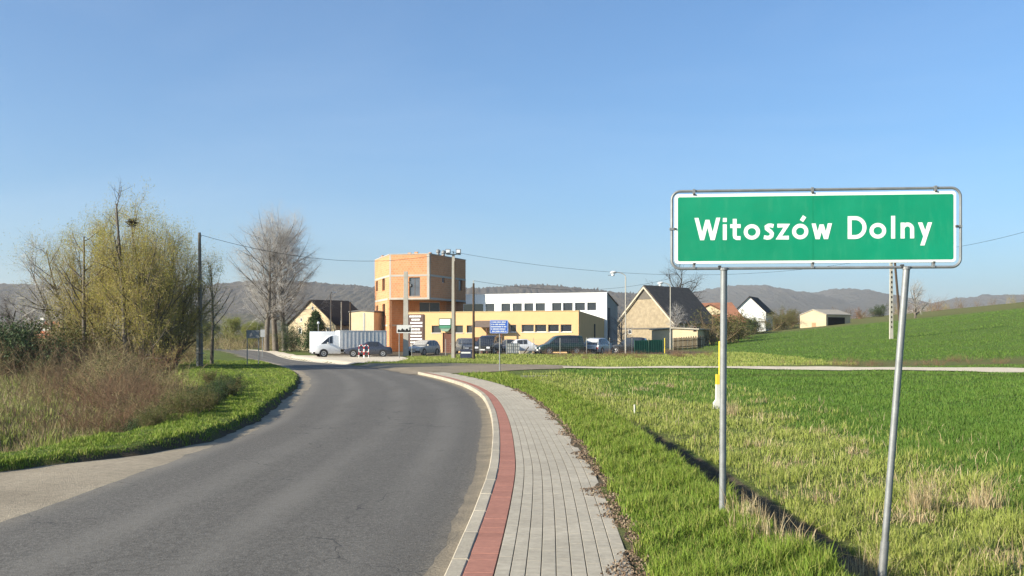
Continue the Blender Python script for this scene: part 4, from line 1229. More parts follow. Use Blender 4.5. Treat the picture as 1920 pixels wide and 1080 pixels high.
# lower body: the right half of the front is set back under the overhang
Bm = (-12.0, 123.0); Bk = (-8.26, 124.6); Dk = (-5.84, 127.7)
fBm, fBk, fBD = Facade(B_, Bm), Facade(Bm, Bk), Facade(Bk, Dk)
fAB.wall(GZ, zo, low_slots, 'lower_wall', brick, tower)
recw = [(0.6, 3.3, 4.95, 6.5)]
fBm.wall(GZ, zo, [], 'lower_wall', brick, tower)
fBk.wall(GZ, zo, recw, 'lower_wall', brick, tower)
fBD.wall(GZ, zo, [], 'lower_wall', brick, tower)
Facade(Dk, E_).wall(GZ, zo, [], 'lower_wall', brick, tower)
Facade(E_, A2).wall(GZ, zo - .005, [], 'lower_wall', brick, tower)
fEA.wall(GZ, zo, [], 'lower_wall', brick, tower)
for o in slots + low_slots: fAB.window(o, tower, dark_in, frame_d, 1, depth=.2, fw=.04, wname='slot_window')
fBC.window(bigw[0], tower, glass_b, frame_d, 2, conc)
fCD.window(sidew[0], tower, glass_b, frame_w, 1); fCD.window(sidew[1], tower, glass_b, frame_d, 1)
fBk.window(recw[0], tower, glass_b, frame_w, 2)
poly = [A_, B_, C_, D_, E_, A2]
cx0 = sum(p[0] for p in poly) / 6; cy0 = sum(p[1] for p in poly) / 6
grow_p = lambda k: [(cx0 + (p[0] - cx0) * k, cy0 + (p[1] - cy0) * k) for p in poly]
flat_prism(grow_p(1.004), zo - .20, zo + .02).build('overhang_slab', conc, tower, world=True)
flat_prism(grow_p(1.004), bands[0], bands[0] + .22).build('floor_band', conc, tower, world=True)
low_poly = [A_, B_, Bm, Bk, Dk, E_, A2]
flat_prism([(cx0 + (p[0] - cx0) * 1.005, cy0 + (p[1] - cy0) * 1.005) for p in low_poly], bands[2], bands[2] + .2).build('floor_band', conc, tower, world=True)
flat_prism(grow_p(.96), ztop - .5, ztop - .38).build('roof_deck', roof_felt, tower, world=True)
cp = MB()
for f in (fAB, fBC, fCD, fDE): f.slab(cp, .02, f.len - .02, ztop + .001, ztop + .10, .04, -.34)
cp.build('parapet_coping', conc, tower, world=True)
for f in (fBC, fCD):                         # concrete corner columns
    k = MB(); f.slab(k, (f.len - .30 if f is fBC else .004), (f.len - .004 if f is fBC else .26), zo + .03, ztop - .01, .012, -.2); k.build('corner_column', conc, tower, world=True)
k = MB(); fBC.slab(k, .0, .22, zo + .03, ztop - .01, .012, -.2); k.build('corner_column', conc, tower, world=True)
rgb_ = random.Random(12)
for f in (fAB, fBC, fCD):                    # loose blocks left on the unfinished top
    for k in range(2):
        sv = rgb_.uniform(.3, f.len - .6); g = MB(); f.slab(g, sv, sv + rgb_.uniform(.25, .5), ztop + .101, ztop + .10 + rgb_.choice((.08, .12, .2)), -.02, -.27); g.build('loose_block', brick, tower, world=True)
for u in (838, 848):                          # vents on the roof
    sv = fCD.s_at(u); p = fCD.pt(sv, ztop, -1.2)
    MB().lathe([(.18, 0), (.18, .55), (.28, .6), (.28, .85), (.1, 1.0)], p, (0, 0, 1), 12).build('roof_vent', galv, tower, world=True)

# --- long yellow workshop with white hall behind
TH = R(18)
ex, ey = Vector((math.cos(TH), -math.sin(TH), 0)), Vector((math.sin(TH), math.cos(TH), 0))
YR = Vector((7.03, 105.0, 0)); YL = YR - ex * 19.7
yb = thing('yellow_workshop', 'long low yellow rendered workshop behind the parked cars', 'building', (0, 107, GZ))
fy = Facade(YL, YR, .3); zt = 4.86
op = [fy.rect(978, 1001, 608.5, 622.5), fy.rect(1003, 1024.5, 608.5, 622.5), fy.rect(1027.5, 1048, 608.5, 622.5), fy.rect(1051, 1072, 608.5, 622.5), fy.rect(956, 968, 609, 621), fy.rect(809.5, 827, 613, 627), fy.rect(851, 868, 613, 627), fy.rect(875, 887, 612, 626)]
zz0 = sum(o[2] for o in op[:4]) / 4; zz1 = sum(o[3] for o in op[:4]) / 4
op = [(o[0], o[1], zz0, zz1) for o in op[:5]] + [(o[0], o[1], zz0 - .05, zz1 - .05) for o in op[5:]]
dr_o = fy.rect(830, 847, 624, 672); dr_o = (dr_o[0], dr_o[1], GZ + .02, dr_o[3])
fy.wall(GZ - .4, zt, op + [dr_o], 'front_wall', yellow_r, yb)
for o in op: fy.window(o, yb, glass, frame_d if o[0] < 12 else frame_w, 1, frame_w, depth=.16, fw=.06)
g = MB(); fy.slab(g, dr_o[0], dr_o[1], dr_o[2], dr_o[3], -.1, -.15); dd = g.build('door', wood_br, yb, world=True)
g = MB(); fy.slab(g, dr_o[1] - .16, dr_o[1] - .12, 1.3, 1.45, -.06, -.1); g.build('door_handle', galv, dd, world=True)
YD = 12.2; zk_ = 4.30
fe = Facade(YR, YR + ey * YD, .3)
g = MB(); g.prism([fe.pt(.301, GZ - .4), fe.pt(YD, GZ - .4), fe.pt(YD, zk_), fe.pt(.301, zt - .002)], -fe.n, .3); g.build('end_wall', yellow_r, yb, world=True)
g = MB(); fe.slab(g, 7.0, 7.25, 1.9, 3.6, .12, .003); g.build('wall_vent_pipe', galv_d, yb, world=True)
fw_ = Facade(YL + ey * YD, YL, .3)
g = MB(); g.prism([fw_.pt(0, GZ - .4), fw_.pt(YD - .301, GZ - .4), fw_.pt(YD - .301, zt - .002), fw_.pt(0, zk_)], -fw_.n, .3); g.build('end_wall', yellow_r, yb, world=True)
rf_ = MB(); P = [YL + ex * .29 + ey * .29 + Vector((0, 0, zt - .3)), YR - ex * .29 + ey * .29 + Vector((0, 0, zt - .3)), YR - ex * .29 + ey * YD + Vector((0, 0, zk_ - .15)), YL + ex * .29 + ey * YD + Vector((0, 0, zk_ - .15))]
rf_.prism(P, (0, 0, 1), .12).build('roof', roof_felt, yb, world=True)
g = MB(); fy.slab(g, -.05, fy.len + .05, zt + .002, zt + .06, .06, -.36); g.build('coping', mat('yellow_coping', (.60, .47, .25), None, 3, .7), yb, world=True)
# porch with a small pitched roof
pa = fy.rect(892, 950, 597, 605); s0, s1 = pa[0], pa[1]
porch = MB()
zr = 3.9
porch.prism([fy.pt(s0, zr - .75, 1.5), fy.pt(s0, zr - .68, 1.5), fy.pt(s0, zr, .05), fy.pt(s0, zr - .1, .05)], fy.e, s1 - s0)
po = porch.build('porch_roof', mat('grey_brown_shingle', (.17, .13, .11), None, 3, .9, fine=.2), yb, world=True)
for k, sv in enumerate((s0 + .15, (s0 + s1) / 2, s1 - .15)):
    g = MB(); fy.slab(g, sv - .06, sv + .06, GZ - .3, zr - .74, 1.4, 1.28); g.build('porch_post', wood_br, po, world=True)
g = MB(); fy.slab(g, s0 + .1, s1 - .1, GZ - .3, 2.1, 1.27, 1.2); g.build('porch_rail', wood_br, po, world=True)
g = MB(); g.prism([fy.pt(s1 + .002, zr - .76, 1.5), fy.pt(s1 + .002, zr - .02, .05), fy.pt(s1 + .002, zr - .76, .05)], fy.e, .05); g.build('porch_gable', wood_br, po, world=True)
# dark price board on the left part of the facade
bo = fy.rect(766, 795, 589, 650)
board = thing('notice_board', 'tall dark brown advertising board with rows of white lettering strips', 'notice board', fy.pt((bo[0] + bo[1]) / 2, GZ, .1))
g = MB(); fy.slab(g, bo[0], bo[1], GZ + .35, bo[3] - .02, .12, .05); bp = g.build('board_panel', mat('dark_brown_board', (.10, .055, .045), (.075, .045, .04), 3, .6, fine=.06), board, world=True)
rg = random.Random(8)
for k in range(9):
    z = bo[3] - .25 - k * .36; wd = (bo[1] - bo[0]); a0 = .06 + .1 * rg.random(); a1 = .94 - .1 * rg.random()
    if k == 1 or k == 4: a0 = .22; a1 = .78
    g = MB()
    # a line of block words
    x = a0
    while x < a1 - .02:
        l = min(rg.uniform(.10, .26), a1 - x); fy.slab(g, bo[0] + wd * x, bo[0] + wd * (x + l - .012), z - .1, z + .09, .1285, .1205); x += l
    g.build('text_line', white_film, bp, world=True)
for sv in (bo[0] + .2, bo[1] - .2):
    g = MB(); fy.slab(g, sv - .05, sv + .05, GZ - .2, GZ + .4, .11, .06); g.build('board_leg', galv, board, world=True)
# green and white hanging shop sign
so = fy.rect(825, 848, 597, 616)
shop = thing('shop_sign', 'green-framed white shop sign with dished foot on the yellow wall', 'sign', fy.pt((so[0] + so[1]) / 2, so[2], .2))
g = MB(); fy.slab(g, so[0], so[1], so[2], so[3], .34, .02); sb_ = g.build('sign_box', mat('dark_green_paint', (.02, .09, .055), None, 4, .5), shop, world=True)
g = MB(); fy.slab(g, so[0] + .1, so[1] - .1, so[2] + .42, so[3] - .1, .352, .343); g.build('white_panel', white_film, sb_, world=True)
g = MB(); fy.slab(g, so[0] + .1, so[1] - .1, so[2] + .06, so[2] + .30, .352, .343); g.build('green_band', mat('mid_green_paint', (.05, .22, .13), None, 4, .5), sb_, world=True)
g = MB(); g.prism([fy.pt(so[0] + .12, so[2] - .002, .3), fy.pt(so[1] - .12, so[2] - .002, .3), fy.pt(so[1] - .4, so[2] - .32, .3), fy.pt(so[0] + .4, so[2] - .32, .3)], fy.n, .03)
g.build('sign_foot', mat('pale_green_paint', (.20, .30, .22), None, 4, .6), shop, world=True)

hall = thing('white_hall', 'long white flat-roofed hall with rows of dark windows behind the yellow workshop', 'building', (4, 119, GZ))
HR = YR + ey * (YD + .03) + ex * .3; HL = HR - ex * 17.6; HD = 6.1
fh = Facade(HL, HR, .3); hz_t = 7.29
uw = [(868, 887), (889, 906), (910, 927), (940, 957), (961, 978.5), (983, 1000), (1004, 1022), (1035, 1053), (1055.5, 1074), (1078, 1097), (1101, 1118)]
oh = [fh.rect(a, b, 568.5, 583.5) for a, b in uw]
h0 = sum(o[2] for o in oh) / len(oh); h1 = sum(o[3] for o in oh) / len(oh); oh = [(o[0], o[1], h0, h1) for o in oh]
fh.wall(GZ - .4, hz_t, oh, 'front_wall', white_r, hall)
for o in oh: fh.window(o, hall, glass, frame_w, 1, None, depth=.14, fw=.05)
fhe = Facade(HR, HR + ey * HD, .3)
do = (.4, 1.9, GZ, 5.6)
fhe.wall(GZ - .4, hz_t - 1.25, [(do[0], do[1], do[2], do[3])], 'end_wall', mat('grey_end_wall', (.33, .32, .30), (.27, .26, .245), 1, .9, fine=.1), hall, s0=.301)
g = MB(); g.prism([fhe.pt(.301, hz_t - 1.248, -.0), fhe.pt(HD, hz_t - 1.248, 0), fhe.pt(.301, hz_t - .03, 0)], -fhe.n, .3); g.build('end_gable', MATS['grey_end_wall'], hall, world=True)
g = MB(); fhe.slab(g, do[0], do[1], do[2], do[3], -.12, -.18); g.build('tall_door', mat('dark_steel_door', (.045, .05, .065), None, 3, .5), hall, world=True)
Facade(HL + ey * HD, HL, .3).wall(GZ - .4, hz_t - 1.25, [], 'end_wall', white_r, hall, s1=HD - .301)
g = MB(); g.prism([HR + ex * .1 + ey * .31 + Vector((0, 0, hz_t - .02)), HR + ex * .1 + ey * (HD + .2) + Vector((0, 0, hz_t - 1.28)), HR + ex * .1 + ey * (HD + .2) + Vector((0, 0, hz_t - 1.16)), HR + ex * .1 + ey * .31 + Vector((0, 0, hz_t + .06))], -ex, 17.8)
g.build('roof', mat('brown_metal_roof', (.20, .10, .07), None, 2, .7), hall, world=True)
g = MB(); fh.slab(g, -.03, fh.len + .04, hz_t + .002, hz_t + .1, .05, -.30); g.build('coping', white_r, hall, world=True)

# --- gabled houses
def gabled(name, label, P0, P1, depth, z0, ze, za, wall_m, roof_m, over=.3, skew=0.0, sub=True):
    """gable wall on the line P0 -> P1, ridge runs back; returns thing, facade"""
    f = Facade(P0, P1, .3)
    mid = f.pt(f.len / 2, 0)
    t = thing(name, label, 'building', (mid.x, mid.y, z0))
    back = -f.n * depth + f.e * skew
    g = MB(); g.prism([f.pt(0, z0 - .5), f.pt(f.len, z0 - .5), f.pt(f.len, ze), f.pt(f.len / 2, za), f.pt(0, ze)], back.normalized(), back.length)
    g.build('wall', wall_m, t, world=True)
    sl = (za - ze) / (f.len / 2)
    for sgn in (-1, 1):
        s_e = (0 if sgn < 0 else f.len) + sgn * over
        ridge = f.pt(f.len / 2, za + .05, over); eave = f.pt(s_e, ze - sl * over + .05, over)
        nr = Vector((0, 0, .14))
        g = MB(); g.prism([ridge, eave, eave + nr, ridge + nr], back.normalized(), back.length + 2 * over)
        g.build('roof_slope', roof_m, t, world=True)
    return t, f
def chimney(t, p, z0, z1, w, m):
    g = MB(); g.box(p[0] - w / 2, p[0] + w / 2, p[1] - w / 2, p[1] + w / 2, z0, z1); c = g.build('chimney', m, t, world=True)
    g = MB(); g.box(p[0] - w / 2 - .06, p[0] + w / 2 + .06, p[1] - w / 2 - .06, p[1] + w / 2 + .06, z1 + .002, z1 + .1); g.build('chimney_cap', conc, c, world=True)
def wpx(u, v, y): return (ux(u, y), y, EYE - (v - 640) / F * y)
def add_win(t, f, u0, u1, v0, v1, gm=dark_in, fm=None):
    r = f.rect(u0, u1, v0, v1); g = MB(); f.slab(g, r[0], r[1], r[2], r[3], .03, -.02); w_ = g.build('window', fm or frame_w, t, world=True)
    g = MB(); f.slab(g, r[0] + .07, r[1] - .07, r[2] + .07, r[3] - .07, .036, .031); g.build('pane', gm, w_, world=True)

h1, f1 = gabled('gabled_house', 'beige gabled house with black roof left of the brick tower', (ux(541, 137), 137), (ux(629, 132), 132), 5.5, hz(-27, 134), 3.9, 7.1, cream_r, roof_dark, skew=1.2)
add_win(h1, f1, 584.5, 588, 574, 581); add_win(h1, f1, 563, 567, 596, 603); add_win(h1, f1, 560, 566, 615, 626, glass); add_win(h1, f1, 612, 618, 614, 626, glass)
chimney(h1, (ux(643, 138.5), 138.5), 5.2, 7.2, .6, white_r)
h2, f2 = gabled('flat_block', 'plain cream block between the gabled house and the brick tower', (ux(655, 122), 122), (ux(701, 120.5), 120.5), 6, hz(-18, 121), 5.15, 5.3, cream_r, roof_felt, over=.1)
k = MB(); f2.slab(k, f2.len - 1.5, f2.len - 1.3, .4, 5.1, .05, .003); k.build('drainpipe', galv, h2, world=True)
h3, f3 = gabled('annex', 'low cream annex wall right of the black roofed house', (ux(628, 131), 131), (ux(658, 130), 130), 4, hz(-22, 131), 2.9, 3.1, cream_r, roof_felt, over=.1)
# stone barn on the right
hb, fb = gabled('stone_barn', 'large tan stone barn with dark roof right of the white hall', (ux(1157, 143), 143), (ux(1264, 136), 136), 10.3, hz(18, 140), 4.3, 9.35, stone_r, mat('weathered_brown_roof', (.15, .122, .10), (.09, .075, .063), 2.2, .9, bumps=(9, .7, .05), fine=.25))
r = fb.rect(1187, 1224, 537, 554); g = MB(); zc = fb.z_at(fb.len / 2, 536) ; sl = (9.35 - 4.3) / (fb.len / 2)
zb_ = 7.55; hw = (9.35 - zb_) / sl - .12
g.prism([fb.pt(fb.len / 2 - hw, zb_, .004), fb.pt(fb.len / 2 + hw, zb_, .004), fb.pt(fb.len / 2, 9.2, .004)], fb.n, .06); g.build('gable_boarding', mat('grey_boarding', (.15, .135, .115), None, 3, .9, fine=.2), hb, world=True)
for sgn in (-1, 1):
    g = MB(); a = fb.pt(fb.len / 2, 9.33, .31); b2 = fb.pt(fb.len / 2 + sgn * (fb.len / 2 + .3), 4.3 - sl * .3, .31); g.prism([a, b2, b2 - Vector((0, 0, .28)), a - Vector((0, 0, .28))], fb.n, .05); g.build('barge_board', mat('pale_barge_board', (.55, .49, .38), None, 3, .8), hb, world=True)
g = MB(); fb.slab(g, -.02, fb.len + .02, 3.35, 3.55, .08, .003); g.build('eaves_band', mat('grey_boarding', (0, 0, 0)), hb, world=True)
add_win(hb, fb, 1178, 1184, 618, 626, glass); add_win(hb, fb, 1232, 1240, 614, 626, dark_in, wood_br)
ow, fo = gabled('outbuilding', 'low cream outbuilding with flat pale roof right of the barn', (ux(1222, 122), 122), (ux(1308, 119), 119), 4, hz(20, 120), 3.0, 3.15, cream_r, mat('pale_felt', (.42, .38, .31), None, 2, .9), over=.25)
add_win(ow, fo, 1300, 1306, 612, 622, dark_in, frame_d)
roof_old = mat('weathered_orange_roof', (.26, .115, .068), (.18, .085, .055), 1.5, .9, bumps=(9, .7, .05), fine=.25)
orr, fr_ = gabled('red_roof_house', 'house with weathered orange tile roof behind the barn and bushes', (ux(1262, 178), 178), (ux(1400, 172), 172), 7, 2.2, 4.8, 8.0, cream_r, roof_old)
# its roof slope faces us: add a hipped front plane
g = MB(); g.prism([fr_.pt(-.3, 4.8, .8), fr_.pt(fr_.len + .3, 4.8, .8), fr_.pt(fr_.len * .78, 8.35, -1.2), fr_.pt(fr_.len * .22, 8.35, -1.2)], (0, 0, 1), .12); g.build('hip_slope', roof_old, orr, world=True)
wh, fw2 = gabled('white_house', 'white gabled house with dark roof in front of the hills', (ux(1375, 200), 200), (ux(1436, 198.4), 198.4), 7, 3.0, 7.4, 10.5, white_r, roof_dark, skew=1.4)
g = MB(); fw2.slab(g, 0, fw2.len, 5.4, 5.65, .05, .003); g.build('string_course', mat('grey_boarding', (0, 0, 0)), wh, world=True)
add_win(wh, fw2, 1398, 1404, 604, 612, glass)
sh, fs_ = gabled('cream_shed', 'small cream shed with shallow gable on the field edge', (ux(1500, 190), 190), (ux(1549, 187), 187), 6, hz(57, 189) - .3, 6.6, 7.55, cream_r, mat('pale_felt', (0, 0, 0)), over=.12, skew=2.6)
r = fs_.rect(1522, 1530, 605, 614); g = MB(); fs_.slab(g, r[0], r[1], r[2], r[3], .03, -.02); g.build('door', mat('tan_door', (.40, .25, .14), None, 3, .8), sh, world=True)
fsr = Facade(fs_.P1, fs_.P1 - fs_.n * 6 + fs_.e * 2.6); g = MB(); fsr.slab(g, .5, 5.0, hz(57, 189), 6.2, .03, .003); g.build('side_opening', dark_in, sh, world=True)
rl, frl = gabled('red_roof_house', 'far house with bright red tile roof among dark trees at left', (ux(66, 150), 150), (ux(112, 146), 146), 5, .4, 2.2, 4.3, white_r, roof_red)
g = MB(); g.prism([frl.pt(-.3, 2.1, .6), frl.pt(frl.len + .3, 2.1, .6), frl.pt(frl.len * .8, 4.5, -.9), frl.pt(frl.len * .15, 4.5, -.9)], (0, 0, 1), .12); g.build('hip_slope', roof_red, rl, world=True)
chimney(rl, (ux(80, 149), 149), 3.6, 5.2, .5, white_r)
for (u0, u1, v0, v1, y, lab) in ((1594, 1640, 597, 604, 420, 'long far white building on the skyline behind the field'), (1720, 1752, 590, 597, 430, 'far white building at the crest of the field')):
    z0 = hz(ux(u0, y), y); b_h = (640 - v0) / F * y + EYE
    gabled('far_building', lab, (ux(u0, y), y), (ux(u1, y), y), 8, min(z0, b_h - 4), b_h - 1.5, b_h, white_r, roof_felt, over=.2)
# ------------------------------------------------------------------ vehicles
rubber = mat('tyre_rubber', (.018, .018, .018), (.03, .028, .026), 10, .9, spec=.2, fine=.05)
rim_m = mat('alloy_rim', (.50, .50, .50), (.40, .40, .40), 8, .35, metal=.6, fine=.05)
plast = mat('black_plastic', (.03, .03, .032), (.045, .045, .045), 8, .7, fine=.05)
lamp_w = mat('clear_lamp', (.72, .74, .76), (.55, .57, .60), 8, .15, spec=.6, fine=0)
lamp_r = mat('red_lamp', (.30, .012, .012), (.22, .01, .01), 8, .25, spec=.5, fine=0)
plate = mat('number_plate', (.7, .7, .68), None, 5, .5, fine=.04)
def paint(name, c): return mat(name, c, tuple(x * .93 for x in c), 1.5, .28, spec=.5, fine=.02, coat=.4)

def wheel(t, x, y, r, wdt, sgn):
    b = MB(); b.lathe([(r * .62, -wdt / 2), (r * .93, -wdt / 2), (r, -wdt * .32), (r, wdt * .32), (r * .93, wdt / 2), (r * .62, wdt / 2)], (x, y, r), (0, 1, 0), 22)
    w_ = b.build('wheel', rubber, t, smooth_shade=True)
    b = MB(); b.lathe([(r * .60, 0), (r * .66, .02), (r * .30, .012), (r * .12, .03)], (x, y + sgn * (wdt / 2 - .015), r), (0, sgn, 0), 18); b.build('rim', rim_m, w_)

def car(name, label, cat, x, y, rz, L, W, H, st, belt, pm, wins=None, wh_r=.31, axles=None, group=None, z=None, trim=None):
    """st: stations from rear (0) to front (1): (t, bottom, belt height, roof height, roof half width factor)"""
    t = thing(name, label, cat, (x, y, hz(x, y) + .03 if z is None else z), rz, group)
    hw = W / 2
    V = []; n = 12
    for (f, zb, zs, zr, rw, bw) in st:
        X = (f - .5) * L; w_ = hw * bw
        half = [(w_ * .90, zb), (w_ * .985, zb + .12), (w_, zb + (zs - zb) * .6), (w_ * .975, zs), (max(w_ * rw, .05) * 1.0, max(zr - .05, zs + .004)), (w_ * rw * .86, max(zr, zs + .012))]
        for (a, zz) in half: V.append((X, a, zz))
        for (a, zz) in half[::-1]: V.append((X, -a, zz))
    Fc = []
    for i in range(len(st) - 1):
        for k in range(n):
            if k == n - 1: Fc.append((i * n + k, i * n, (i + 1) * n, (i + 1) * n + k))
            else: Fc.append((i * n + k, i * n + k + 1, (i + 1) * n + k + 1, (i + 1) * n + k))
    Fc.append(tuple(range(n))); Fc.append(tuple((len(st) - 1) * n + k for k in range(n))[::-1])
    body = MB().add(V, Fc).build('body', pm, t, smooth_shade=True)
    vv = [Vector(p) for p in V]
    def panel(a, b_, c, d, name_, m_, ins=.10, out=.012, th=.02):
        P4 = [vv[a], vv[b_], vv[c], vv[d]]; ce = sum(P4, Vector()) / 4
        nn = (P4[2] - P4[0]).cross(P4[3] - P4[1]).normalized()
        if nn.dot(ce - Vector((0, 0, H * .45))) < 0: nn = -nn
        Q4 = [p + (ce - p) * ins + nn * (out - th) for p in P4]
        return MB().prism(Q4, nn, th).build(name_, m_, body)
    wins = wins or {}
    for i in wins.get('side', []):                      # side glass between stations i, i+1
        for (k0, k1) in ((3, 4), (8, 7)): panel(i * n + k0, (i + 1) * n + k0, (i + 1) * n + k1, i * n + k1, 'side_window', glass, .09)
    for key_, nm in (('front', 'windscreen'), ('rear', 'rear_window')):
        if key_ in wins:
            i, j = wins[key_]; panel(i * n + 4, i * n + 7, j * n + 7, j * n + 4, nm, glass, .09, .014)
    for a in (axles or (.19, .81)):
        for sgn in (-1, 1): wheel(t, (a - .5) * L, sgn * (hw - .10), wh_r, .21, sgn)
        for sgn in (-1, 1):
            b = MB(); b.lathe([(wh_r * 1.22, 0), (wh_r * 1.22, .012)], ((a - .5) * L, sgn * (hw - .012), wh_r * 1.02), (0, sgn, 0), 20); b.build('wheel_arch', plast, body)
    zl = st[-1][2]; zl0 = st[0][2]
    for sgn in (-1, 1):
        b = MB(); b.box(L / 2 - .16, L / 2 + .012, sgn * hw * .62 - .16, sgn * hw * .62 + .16, zl - .20, zl - .03); b.build('headlight', lamp_w, body)
        b = MB(); b.box(-L / 2 - .014, -L / 2 + .10, sgn * hw * .74 - .11, sgn * hw * .74 + .11, zl0 - .34, zl0 - .04); b.build('tail_light', lamp_r, body)
        b = MB(); fi = wins.get('mirror', .66); b.box((fi - .5) * L - .06, (fi - .5) * L + .05, sgn * hw * 1.0, sgn * (hw + .17), belt, belt + .14); b.build('mirror', trim or pm, body)
    b = MB(); b.box(L / 2 - .05, L / 2 + .05, -hw * .9, hw * .9, .24, .46); bf = b.build('front_bumper', trim or plast, body)
    b = MB(); b.box(L / 2 + .051, L / 2 + .06, -.26, .26, .34, .45); b.build('number_plate', plate, bf)
    b = MB(); b.box(-L / 2 - .05, -L / 2 + .05, -hw * .9, hw * .9, .26, .50); br_ = b.build('rear_bumper', trim or plast, body)
    b = MB(); b.box(-L / 2 - .06, -L / 2 - .051, -.26, .26, .53, .64); b.build('number_plate', plate, br_)
    return t

def hatch(H, zb=.22, belt=.92):
    return [(0, zb + .08, belt * .78, belt * .80, .8, .90), (.02, zb, belt * .95, belt * .97, .84, .96), (.09, zb, belt, H - .10, .76, 1), (.20, zb, belt, H, .78, 1), (.42, zb, belt, H, .79, 1), (.56, zb, belt * .99, H - .06, .78, 1), (.735, zb, belt * .97, belt * .985, .86, 1), (.93, zb, belt * .82, belt * .84, .86, .96), (1, zb + .06, belt * .68, belt * .70, .8, .86)]
HW = dict(side=[2, 3, 4, 5], front=(5, 6), rear=(1, 2), mirror=.68)
def sedan(H, zb=.22, belt=.90):
    return [(0, zb + .08, belt * .82, belt * .84, .8, .88), (.03, zb, belt * .96, belt * .98, .86, .95), (.15, zb, belt, belt * 1.015, .86, 1), (.28, zb, belt, H - .05, .76, 1), (.42, zb, belt, H, .77, 1), (.52, zb, belt, H - .03, .77, 1), (.70, zb, belt * .97, belt * .985, .86, 1), (.93, zb, belt * .80, belt * .82, .86, .96), (1, zb + .06, belt * .66, belt * .68, .8, .85)]
SWN = dict(side=[3, 4], front=(5, 6), rear=(2, 3), mirror=.66)
def mpv(H, zb=.22, belt=1.02):
    return [(0, zb + .08, belt * .9, belt * .92, .82, .92), (.02, zb, belt, belt * 1.02, .86, .97), (.05, zb, belt, H - .10, .80, 1), (.14, zb, belt, H - .02, .81, 1), (.34, zb, belt, H, .82, 1), (.52, zb, belt, H - .02, .82, 1), (.62, zb, belt, H - .12, .80, 1), (.80, zb, belt * .97, belt * .985, .88, 1), (.95, zb, belt * .80, belt * .82, .88, .95), (1, zb + .06, belt * .66, belt * .68, .8, .86)]
MW = dict(side=[3, 4, 5, 6], front=(6, 7), rear=(1, 2), mirror=.72)
def vanst(H, zb=.28, belt=1.25):
    return [(0, zb, belt, H - .06, .90, .97), (.01, zb, belt, H, .90, 1), (.35, zb, belt, H, .90, 1), (.62, zb, belt, H, .90, 1), (.72, zb, belt, H - .08, .86, 1), (.88, zb, belt * .98, belt * 1.0, .86, .99), (.97, zb, belt * .78, belt * .80, .86, .95), (1, zb + .08, belt * .58, belt * .6, .8, .88)]
VWN = dict(side=[4], front=(4, 5), mirror=.80)

GRP = 'cars parked in the lot'
PI = math.pi
p_white = paint('white_paint', (.74, .75, .76)); p_silver = paint('silver_paint', (.42, .43, .44)); p_black = paint('black_paint', (.018, .019, .021))
p_green = paint('dark_green_car_paint', (.012, .035, .028)); p_blue = paint('dark_blue_paint', (.045, .052, .075)); p_grey = paint('dark_grey_paint', (.09, .095, .105)); p_bei = paint('pale_beige_paint', (.50, .47, .41))

# white panel van behind the truck
car('panel_van', 'white panel van half hidden behind the box truck', 'van', ux(630, 96.5), 96.5, .20, 5.0, 1.95, 2.35, vanst(2.32), 1.25, p_white, VWN, .33, (.16, .82))
# box truck: cab + grey box body
tx, ty = ux(647, 91.5), 91.5
trk = car('box_truck', 'white cab truck with long grey box body by the road', 'truck', tx, ty, PI + .36, 5.9, 1.95, 2.1,
          [(.60, .30, 1.2, 1.95, .90, 1), (.62, .30, 1.2, 2.02, .90, 1), (.72, .30, 1.2, 2.0, .88, 1), (.77, .30, 1.2, 1.92, .86, 1), (.90, .30, 1.18, 1.20, .88, .99), (.975, .32, .95, .97, .88, .95), (1, .38, .72, .74, .84, .90)],
          1.2, p_white, dict(side=[2, 3], front=(3, 4), mirror=.80), .33, (.20, .86))
b = MB(); b.box(-.62 * 5.9, .115 * 5.9, -1.02, 1.02, .72, 2.36); bx_ = b.build('cargo_box', mat('grey_tarpaulin', (.66, .66, .65), (.56, .56, .55), 1.5, .7, fine=.06, bumps=(3, .3, .03)), trk)
for k in range(12):
    xk = -.60 * 5.9 + k * .36
    for sgn in (-1, 1):
        b = MB(); b.box(xk, xk + .05, sgn * 1.021, sgn * 1.035, .74, 2.33); b.build('side_rib', MATS['grey_tarpaulin'], bx_)
b = MB(); b.box(-.62 * 5.9, .116 * 5.9, -1.05, 1.05, 2.361, 2.41); b.build('roof_cap', p_white, bx_)
b = MB(); b.box(-.60 * 5.9, .10 * 5.9, -.5, .5, .45, .70); b.build('chassis', plast, trk)
